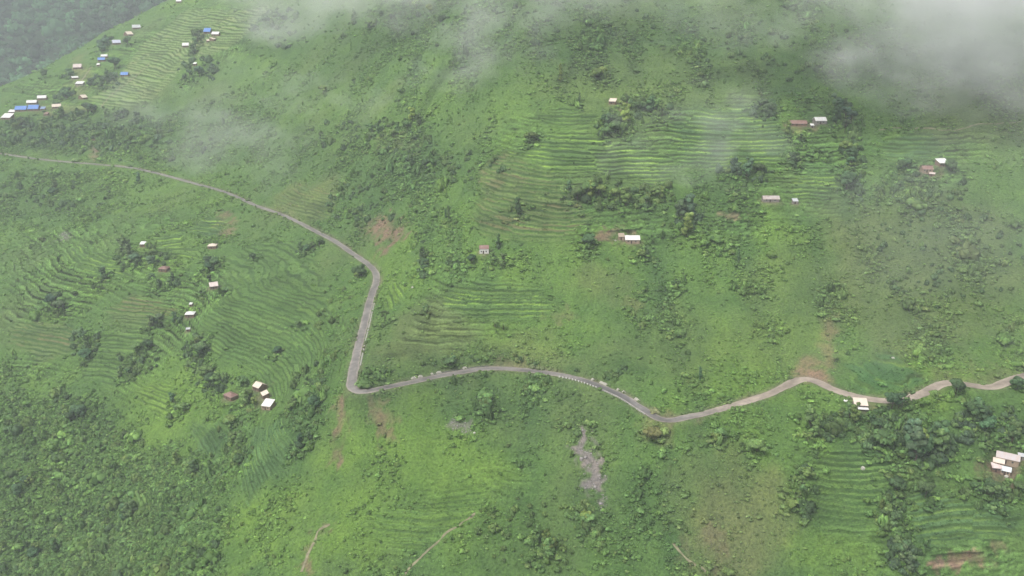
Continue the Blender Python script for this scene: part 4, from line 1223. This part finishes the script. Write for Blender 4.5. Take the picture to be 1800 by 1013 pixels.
# single boulders and a heap of sheeting
def boulder(u, v, s, label, name='boulder', mat=M_STONE, cat='boulder', flat=.75):
    import bmesh
    p = ground_at([u], [v])[0]; z = float(h_land(p[:1], p[1:2])[0])
    bm = bmesh.new(); bmesh.ops.create_icosphere(bm, subdivisions=2, radius=1)
    r = random.Random(int(u + v))
    for vv in bm.verts:
        q = 1 + r.uniform(-.22, .18); vv.co = Vector((vv.co.x * q, vv.co.y * q * .8, vv.co.z * q * flat))
    me = bpy.data.meshes.new(name); bm.to_mesh(me); bm.free()
    o = link(name, me, mat); o.location = (p[0], p[1], z + .15 * s); o.scale = (s,) * 3
    tag(o, label, cat)
boulder(1517, 824, 1.1, 'pale boulder standing on the curved terraces', flat=1.3)
boulder(834, 763, .7, 'tiny white rock in the bright grass below the road')
boulder(725, 503, .9, 'small white rock on the bare spur inside the bend')
boulder(1486, 707, 1.2, 'crumpled white sheeting left of the roadside house', 'tarpaulin', M_WHITE, 'tarpaulin', .5)
boulder(1768, 843, 1.0, 'pale rubble heap in front of the walled yard', 'rubble_heap', M_STONE, 'rubble', .6)
boulder(1570, 629, 1.0, 'pale rock at the top of the deep green crop plot')
boulder(1082, 424, .6, 'tiny white rock in the bare earth yard')

# ------------------------------------------------------------------ scrub, crops and far woods (uncountable)
SRC = bpy.data.collections.new('plant_sources')      # never linked to the scene
def bush_source(name, n, size, seed, flat):
    r = random.Random(seed); bl = [(0, 0, .35, .62, flat)]
    for k in range(5):
        a = k * 1.26 + r.uniform(-.4, .4); q = r.uniform(.35, .6)
        bl.append((q * math.cos(a), q * math.sin(a), r.uniform(.15, .45), r.uniform(.3, .48), flat))
    me = leaf_mesh(name, bl, n, size, seed, .08, .95, 1)
    me.materials.clear(); me.materials.append(M_SCRUB)
    return link(name, me, None, None, SRC)
for k in range(5): bush_source('bush_%d' % k, 46, .19, 300 + k, .9)
for k in range(3): bush_source('bush_%d' % (5 + k), 18, .28, 320 + k, .75)

def rock_source(name, seed):
    V, Fc = ICO[1]; r = np.random.default_rng(seed)
    me = fast_mesh(name, V * r.uniform(.65, 1.15, len(V))[:, None] * np.array((1, .8, .6)), Fc)
    me.materials.append(plain('scree_rock', (.27, .25, .24), .3, 1.0)); return link(name, me, None, None, SRC)
for k in range(2): rock_source('rock_%d' % k, 40 + k)

def scatter(name, pts, scl, idx, tint, label=None, cat=None):
    me = bpy.data.meshes.new(name)
    n = len(pts)
    me.vertices.add(n); me.vertices.foreach_set('co', np.ascontiguousarray(pts, np.float32).ravel())
    a = me.attributes.new('scl', 'FLOAT_VECTOR', 'POINT'); a.data.foreach_set('vector', np.ascontiguousarray(scl, np.float32).ravel())
    a = me.attributes.new('rot', 'FLOAT_VECTOR', 'POINT')
    rr = np.zeros((n, 3), np.float32); rr[:, 2] = RNG.uniform(0, 6.283, n); rr[:, 0] = RNG.normal(0, .15, n); rr[:, 1] = RNG.normal(0, .15, n)
    a.data.foreach_set('vector', rr.ravel())
    a = me.attributes.new('pick', 'INT', 'POINT'); a.data.foreach_set('value', np.ascontiguousarray(idx, np.int32))
    color_attr(me, 'tint', tint)
    o = link(name, me)
    ng = bpy.data.node_groups.new(name + '_scatter', 'GeometryNodeTree')
    ng.interface.new_socket('Geometry', in_out='INPUT', socket_type='NodeSocketGeometry')
    ng.interface.new_socket('Geometry', in_out='OUTPUT', socket_type='NodeSocketGeometry')
    gin = ng.nodes.new('NodeGroupInput'); gout = ng.nodes.new('NodeGroupOutput')
    ci = ng.nodes.new('GeometryNodeCollectionInfo'); ci.inputs['Collection'].default_value = SRC
    ci.inputs['Separate Children'].default_value = True; ci.inputs['Reset Children'].default_value = True
    iop = ng.nodes.new('GeometryNodeInstanceOnPoints'); iop.inputs['Pick Instance'].default_value = True
    def named(attr, ty):
        q = ng.nodes.new('GeometryNodeInputNamedAttribute'); q.data_type = ty; q.inputs['Name'].default_value = attr
        return q.outputs['Attribute']
    ng.links.new(gin.outputs[0], iop.inputs['Points']); ng.links.new(ci.outputs[0], iop.inputs['Instance'])
    ng.links.new(named('pick', 'INT'), iop.inputs['Instance Index'])
    e2r = ng.nodes.new('FunctionNodeEulerToRotation')
    ng.links.new(named('rot', 'FLOAT_VECTOR'), e2r.inputs[0]); ng.links.new(e2r.outputs[0], iop.inputs['Rotation'])
    ng.links.new(named('scl', 'FLOAT_VECTOR'), iop.inputs['Scale'])
    ng.links.new(iop.outputs[0], gout.inputs[0])
    md = o.modifiers.new('scatter', 'NODES'); md.node_group = ng
    tag(o, label, cat, kind='stuff')
    return o

NC = 620000
cyy = np.sqrt(RNG.uniform(300 ** 2, 1000 ** 2, NC)); cxx = cyy * RNG.uniform(-.74, .74, NC)
den = grid_value(base_den, cxx, cyy)
keep = RNG.uniform(0, 1, NC) < np.clip(den * .34, 0, .9)
X, Y, D = cxx[keep], cyy[keep], den[keep]
NF = 26000
cy2 = np.sqrt(RNG.uniform(1000 ** 2, 1560 ** 2, NF)); cx2 = cy2 * RNG.uniform(-.66, .2, NF)
den2 = grid_value(base_den, cx2, cy2); keep = RNG.uniform(0, 1, NF) < np.clip(den2 * .35, 0, .85)
X = np.r_[X, cx2[keep]]; Y = np.r_[Y, cy2[keep]]; D = np.r_[D, den2[keep]]
Zg = grid_value(fz, X, Y)
gc = grid_value(base_col, X, Y)
n = len(X)
base_s = np.where(Y > 1000, 1.5, 1.0) * (.40 + .30 * np.minimum(D, 3.4)) * RNG.lognormal(0, .42, n)
big = RNG.uniform(0, 1, n) < .035
base_s[big] *= 2.0
# undergrowth round the trees
ts_ = np.array(TREE_SPOTS); rep_ = 12
ux = np.repeat(ts_[:, 0], rep_) + RNG.normal(0, 1, len(ts_) * rep_) * np.repeat(ts_[:, 2], rep_) * .55
uy = np.repeat(ts_[:, 1], rep_) + RNG.normal(0, 1, len(ts_) * rep_) * np.repeat(ts_[:, 2], rep_) * .55
ok = (grid_value(rd, ux, uy) > 5.0)
for (hx, hy, hz_, L, W) in HPOS:
    ok &= ~((np.hypot(ux - hx, uy - hy) < .7 * max(L, W) + 2.5) | ((np.abs(ux - hx) < .6 * L) & (uy < hy) & (uy > hy - .7 * W - 6)))
ux, uy = ux[ok], uy[ok]
X = np.r_[X, ux]; Y = np.r_[Y, uy]; Zg = grid_value(fz, X, Y); gc = grid_value(base_col, X, Y)
base_s = np.r_[base_s, RNG.uniform(1.2, 2.9, len(ux))]
n = len(X)
scl = np.stack([base_s * RNG.uniform(.8, 1.25, n), base_s * RNG.uniform(.8, 1.25, n), base_s * RNG.uniform(.7, 1.25, n)], 1)
up_ = RNG.uniform(0, 1, n) < .07
scl[up_] *= np.array((.85, .85, 2.3))
pal = np.array([(.062, .110, .038), (.088, .152, .046), (.128, .205, .052), (.150, .180, .062)])
pi = RNG.choice(4, n, p=[.34, .36, .22, .08])
tint = (pal[pi] * .62 + gc * 1.12) * RNG.uniform(.72, 1.25, n)[:, None]
tag(scatter('scrub', np.stack([X, Y, Zg - .05], 1), scl, RNG.integers(0, 8, n), tint), 'low scrub and weeds covering the whole slope', 'scrub')
print('scrub', n, 'trees', NTREE[0])

# crop plants on the treads of the fields
NC = 150000
cyy = np.sqrt(RNG.uniform(300 ** 2, 900 ** 2, NC)); cxx = cyy * RNG.uniform(-.74, .74, NC)
fi = grid_value(fid, cxx, cyy)
keep = fi >= 0
X, Y, fi = cxx[keep], cyy[keep], fi[keep]
den = grid_value(base_den, X, Y); gc = grid_value(base_col, X, Y)
_H = np.array([f[2] for f in FIELDS])[fi]
_k, _fr = steps(grid_value(zsm, X, Y), X, Y, _H)
sel = (den < .8) & (_fr < B0 - .10)
X, Y, gc = X[sel], Y[sel], gc[sel]
rdX = grid_value(rd, X, Y); k = rdX > 4.5; X, Y, gc = X[k], Y[k], gc[k]
n = len(X); s = RNG.lognormal(0, .3, n) * .46
scl = np.stack([s, s, s * RNG.uniform(.7, 1.2, n)], 1)
tint = gc * RNG.uniform(.75, 1.35, n)[:, None]
scatter('crop_plants', np.stack([X, Y, grid_value(fz, X, Y) - .05], 1), scl, RNG.integers(5, 8, n), tint, 'knee high crops growing on the terraces', 'crops')

# loose rock on the scree and the bare slips
RZ = Zone.many([c[0] for c in COVER if c[1] is SCREE])
RX, RY = [], []
for Z in RZ:
    m_ = int(60 + 900 * np.ptp(Z.w[:, 0]) * np.ptp(Z.w[:, 1]) / 1200)
    x = RNG.uniform(Z.lo[0] - 2, Z.hi[0] + 2, m_); y = RNG.uniform(Z.lo[1] - 2, Z.hi[1] + 2, m_)
    ok = Z.sd(x, y) + RNG.normal(0, 1.5, m_) > 0
    RX.append(x[ok]); RY.append(y[ok])
RX = np.concatenate(RX); RY = np.concatenate(RY); n = len(RX); q = RNG.lognormal(-1.1, .5, n)
scatter('scree_rocks', np.stack([RX, RY, grid_value(fz, RX, RY)], 1), np.stack([q, q, q], 1), RNG.integers(8, 10, n), np.ones((n, 3)), 'loose grey rocks lying on the scree patches', 'rocks')

# thickets: the mass of smaller trees that fills the belts between the single trees
THICK = [
 (P_((0,214),(120,196),(250,200),(310,235),(240,268),(120,262),(0,258)),190,3.3,'dark blue mid'),(E_(350,125,42,22),34,3.4,'dark blue'),(E_(492,52,52,36),46,3.2,'dark mid'),
 (P_((1455,165),(1490,170),(1522,290),(1510,365),(1475,360),(1482,260)),95,2.6,'dark blue mid'),(E_(1345,195,32,18),18,2.6,'dark blue'),(E_(1310,308,55,14),28,2.5,'dark blue mid'),
 (E_(1125,190,58,18),36,2.5,'dark mid'),(E_(1075,226,36,18),22,2.5,'dark mid fresh'),(E_(1080,345,105,24),70,2.4,'mid dark fresh'),(E_(1210,385,26,26),18,2.6,'dark blue'),
 (P_((315,560),(345,575),(362,640),(430,680),(410,712),(350,684),(320,620)),64,2.4,'dark mid'),(E_(250,455,52,22),40,2.3,'dark mid'),(E_(290,492,28,16),16,2.2,'dark'),(E_(150,605,26,30),24,2.3,'dark mid'),(E_(236,640,44,30),26,2.2,'dark mid'),(E_(415,780,16,50),26,2.2,'mid fresh'),
 (E_(1530,755,105,34),90,2.1,'mid dark'),(E_(1615,790,62,34),54,2.5,'dark blue mid'),(E_(1740,755,72,36),60,2.2,'dark mid blue'),(E_(1750,866,60,14),40,2.0,'dark mid'),(E_(1566,905,26,42),36,2.0,'dark mid'),(E_(1590,985,32,30),28,2.2,'dark blue'),(E_(1412,860,16,70),26,1.8,'mid dark'),
 (E_(545,690,30,60),40,2.0,'mid dark'),(E_(590,570,36,70),34,1.9,'mid fresh'),(E_(650,240,115,30),70,2.6,'dark mid'),(E_(640,360,66,42),60,2.2,'mid dark'),(E_(745,460,12,36),14,2.1,'dark'),(E_(800,295,90,32),40,2.2,'dark mid'),
 (E_(185,145,28,14),20,3.6,'dark blue'),(E_(118,165,16,8),9,3.2,'dark blue'),(E_(188,80,18,14),13,3.4,'dark blue'),(E_(120,135,12,10),7,3.0,'dark'),(E_(95,178,14,6),6,3.0,'dark'),
 (E_(1620,335,95,30),56,2.2,'mid dark'),(P_((0,660),(120,700),(250,770),(400,830),(390,1000),(0,1010)),260,2.2,'mid dark fresh'),(E_(950,940,115,70),40,1.7,'fresh mid'),(E_(840,462,60,12),20,1.9,'mid dark'),
 (E_(900,45,280,50),90,2.6,'dark mid'),(E_(1380,90,180,60),70,2.5,'dark mid'),(E_(1660,450,140,100),120,1.7,'mid dark'),(E_(90,340,120,36),60,2.4,'mid dark'),(E_(250,255,140,30),70,2.6,'dark mid'),(E_(840,640,110,12),30,1.4,'mid dark'),(E_(1050,655,60,12),20,1.4,'mid dark'),(E_(540,436,26,12),12,2.0,'dark'),(E_(632,482,16,12),10,2.0,'dark'),
]
TX, TY, TS, TT = [], [], [], []
for (shape, cnt, sz, tones), Z in zip(THICK, Zone.many([t[0] for t in THICK])):
    tones = tones.split(); got = 0; tries = 0
    while got < cnt and tries < 12:
        tries += 1
        x = RNG.uniform(Z.lo[0], Z.hi[0], 4 * cnt); y = RNG.uniform(Z.lo[1], Z.hi[1], 4 * cnt)
        ok = (Z.sd(x, y) > 0) & (grid_value(rd, x, y) > 5.5) & (perlin(x / 16, y / 16, 63) > -.25)
        for (hx, hy, hz_, L, W) in HPOS:
            ok &= ~((np.hypot(x - hx, y - hy) < .7 * max(L, W) + 2.5) | ((np.abs(x - hx) < .6 * L + 2) & (y < hy) & (y > hy - .7 * W - 9)))
        x, y = x[ok][:cnt - got], y[ok][:cnt - got]; got += len(x)
        TX += list(x); TY += list(y); TS += list(sz * RNG.lognormal(0, .28, len(x)))
        TT += [np.array(GREENS[tones[q]]) for q in RNG.integers(0, len(tones), len(x))]
TX, TY, TS = np.array(TX), np.array(TY), np.array(TS); n = len(TX)
scl = np.stack([TS * RNG.uniform(.8, 1.15, n), TS * RNG.uniform(.8, 1.15, n), TS * RNG.uniform(.95, 1.9, n)], 1)
scatter('thicket', np.stack([TX, TY, grid_value(fz, TX, TY) - .1], 1), scl, RNG.integers(0, 5, n), np.array(TT) * RNG.uniform(.72, 1.3, n)[:, None], 'bushy thickets filling the tree belts and gullies', 'thicket')

# far woods
NF = 14000
X = RNG.uniform(-1750, -300, NF); Y = RNG.uniform(1500, 2500, NF)
k = fbm(X, Y, 140, 3, 55) > -.55
X, Y = X[k], Y[k]; n = len(X)
s = RNG.lognormal(0, .45, n) * 7.5
scl = np.stack([s, s, s * 1.1], 1)
tint = np.array((.040, .098, .042))[None] * RNG.uniform(.25, 2.4, n)[:, None] * np.clip(1 + .9 * fbm(X, Y, 130, 2, 56), .3, 2)[:, None]
scatter('far_woods', np.stack([X, Y, h_far(X, Y) - .3], 1), scl, RNG.integers(0, 5, n), tint, 'dark wooded slope across the side valley', 'wood')

# ------------------------------------------------------------------ mist banks and haze
def volume_mat(name, color, density, noise_scale=None, lo=.45, hi=.75, aniso=.2, seed=0.0):
    m = bpy.data.materials.new(name); m.use_nodes = True
    nt = m.node_tree; nt.nodes.clear()
    out = nt.nodes.new('ShaderNodeOutputMaterial'); pv = nt.nodes.new('ShaderNodeVolumePrincipled')
    pv.inputs['Color'].default_value = (*color, 1); pv.inputs['Density'].default_value = density
    pv.inputs['Anisotropy'].default_value = aniso
    nt.links.new(pv.outputs[0], out.inputs['Volume'])
    if noise_scale:
        tc = nd(nt, 'ShaderNodeTexCoord'); geo = nd(nt, 'ShaderNodeNewGeometry')
        ln = nd(nt, 'ShaderNodeVectorMath', operation='LENGTH'); nt.links.new(tc.outputs['Object'], ln.inputs[0])
        mp = nd(nt, 'ShaderNodeMapping'); mp.inputs['Location'].default_value = (seed, seed * .7, seed * 1.3); mp.inputs['Scale'].default_value = (1, 1, 1.5)
        nt.links.new(geo.outputs['Position'], mp.inputs['Vector'])
        nf = noise(nt, noise_scale, 5, .62, mp.outputs[0])
        r2 = nd(nt, 'ShaderNodeMath', operation='POWER'); nt.links.new(ln.outputs['Value'], r2.inputs[0]); r2.inputs[1].default_value = 2.0
        ad = nd(nt, 'ShaderNodeMath', operation='MULTIPLY_ADD'); nt.links.new(r2.outputs[0], ad.inputs[0]); ad.inputs[1].default_value = -.52
        ct = nd(nt, 'ShaderNodeMath', operation='MULTIPLY_ADD'); nt.links.new(nf, ct.inputs[0]); ct.inputs[1].default_value = 2.1; ct.inputs[2].default_value = -.55
        nt.links.new(ct.outputs[0], ad.inputs[2])
        mr = nd(nt, 'ShaderNodeMapRange'); mr.interpolation_type = 'SMOOTHSTEP'
        mr.inputs[1].default_value = lo; mr.inputs[2].default_value = hi; mr.inputs[3].default_value = 0; mr.inputs[4].default_value = density
        nt.links.new(ad.outputs[0], mr.inputs[0]); nt.links.new(mr.outputs[0], pv.inputs['Density'])
        m.cycles.volume_step_rate = .6
    return m
def mist(u, v, t, rx, ry, rz, density, label, lo=.45, hi=.75, ns=.018, seed=0.0):
    import bmesh
    c = ray(u, v) * t
    bm = bmesh.new(); bmesh.ops.create_icosphere(bm, subdivisions=3, radius=1)
    me = bpy.data.meshes.new('mist'); bm.to_mesh(me); bm.free()
    o = link('mist', me, volume_mat('mist_vapour', (.995, .997, 1.0), density, ns, lo, hi, .0, seed))
    o.location = (c[0], c[1], c[2] + CAMZ); o.scale = (rx, ry, rz)
    tag(o, label, 'mist', 'mist drifting over the slope', 'stuff')
MIST = [
 (1930,-125,600,255,95,145,.016,'thick white cloud at the top right corner',-.02,.55,.0095,3.0),
 (1620,-10,620,190,70,78,.0085,'thin grey wisps left of the thick white cloud',.22,.72,.016,5.0),
 (1700,135,600,110,45,42,.006,'ragged lower fringe of the thick white cloud',.28,.75,.022,33.0),
 (600,-20,850,190,80,75,.010,'pale mist drifting over the top left of the slope',.22,.72,.013,9.0),
 (835,30,690,80,50,105,.009,'faint mist streak at the top centre',.27,.72,.019,12.0),
 (1080,-20,700,220,70,70,.006,'thin mist along the top edge',.20,.72,.014,15.0),
 (450,215,790,180,70,70,.0055,'smoky mist patch below the ridge field',.27,.75,.018,18.0),
 (1235,250,570,85,42,55,.0065,'small mist wisp over the wide terraces',.29,.75,.028,21.0),
 (1690,480,470,130,55,120,.0022,'broad faint haze patch over the right slope',.10,.75,.010,24.0),
]
for a in MIST: mist(*a)
import bmesh
bm = bmesh.new(); bmesh.ops.create_cube(bm, size=1.0)
me = bpy.data.meshes.new('haze'); bm.to_mesh(me); bm.free()
hz = link('haze', me, volume_mat('haze_air', (.90, .95, 1.0), .00021, None, aniso=.2))
hz.scale = (4400, 3500, 780); hz.location = (-200, 1400, 780 / 2 - 130)
tag(hz, 'pale humid air over the whole valley', 'haze', kind='stuff')
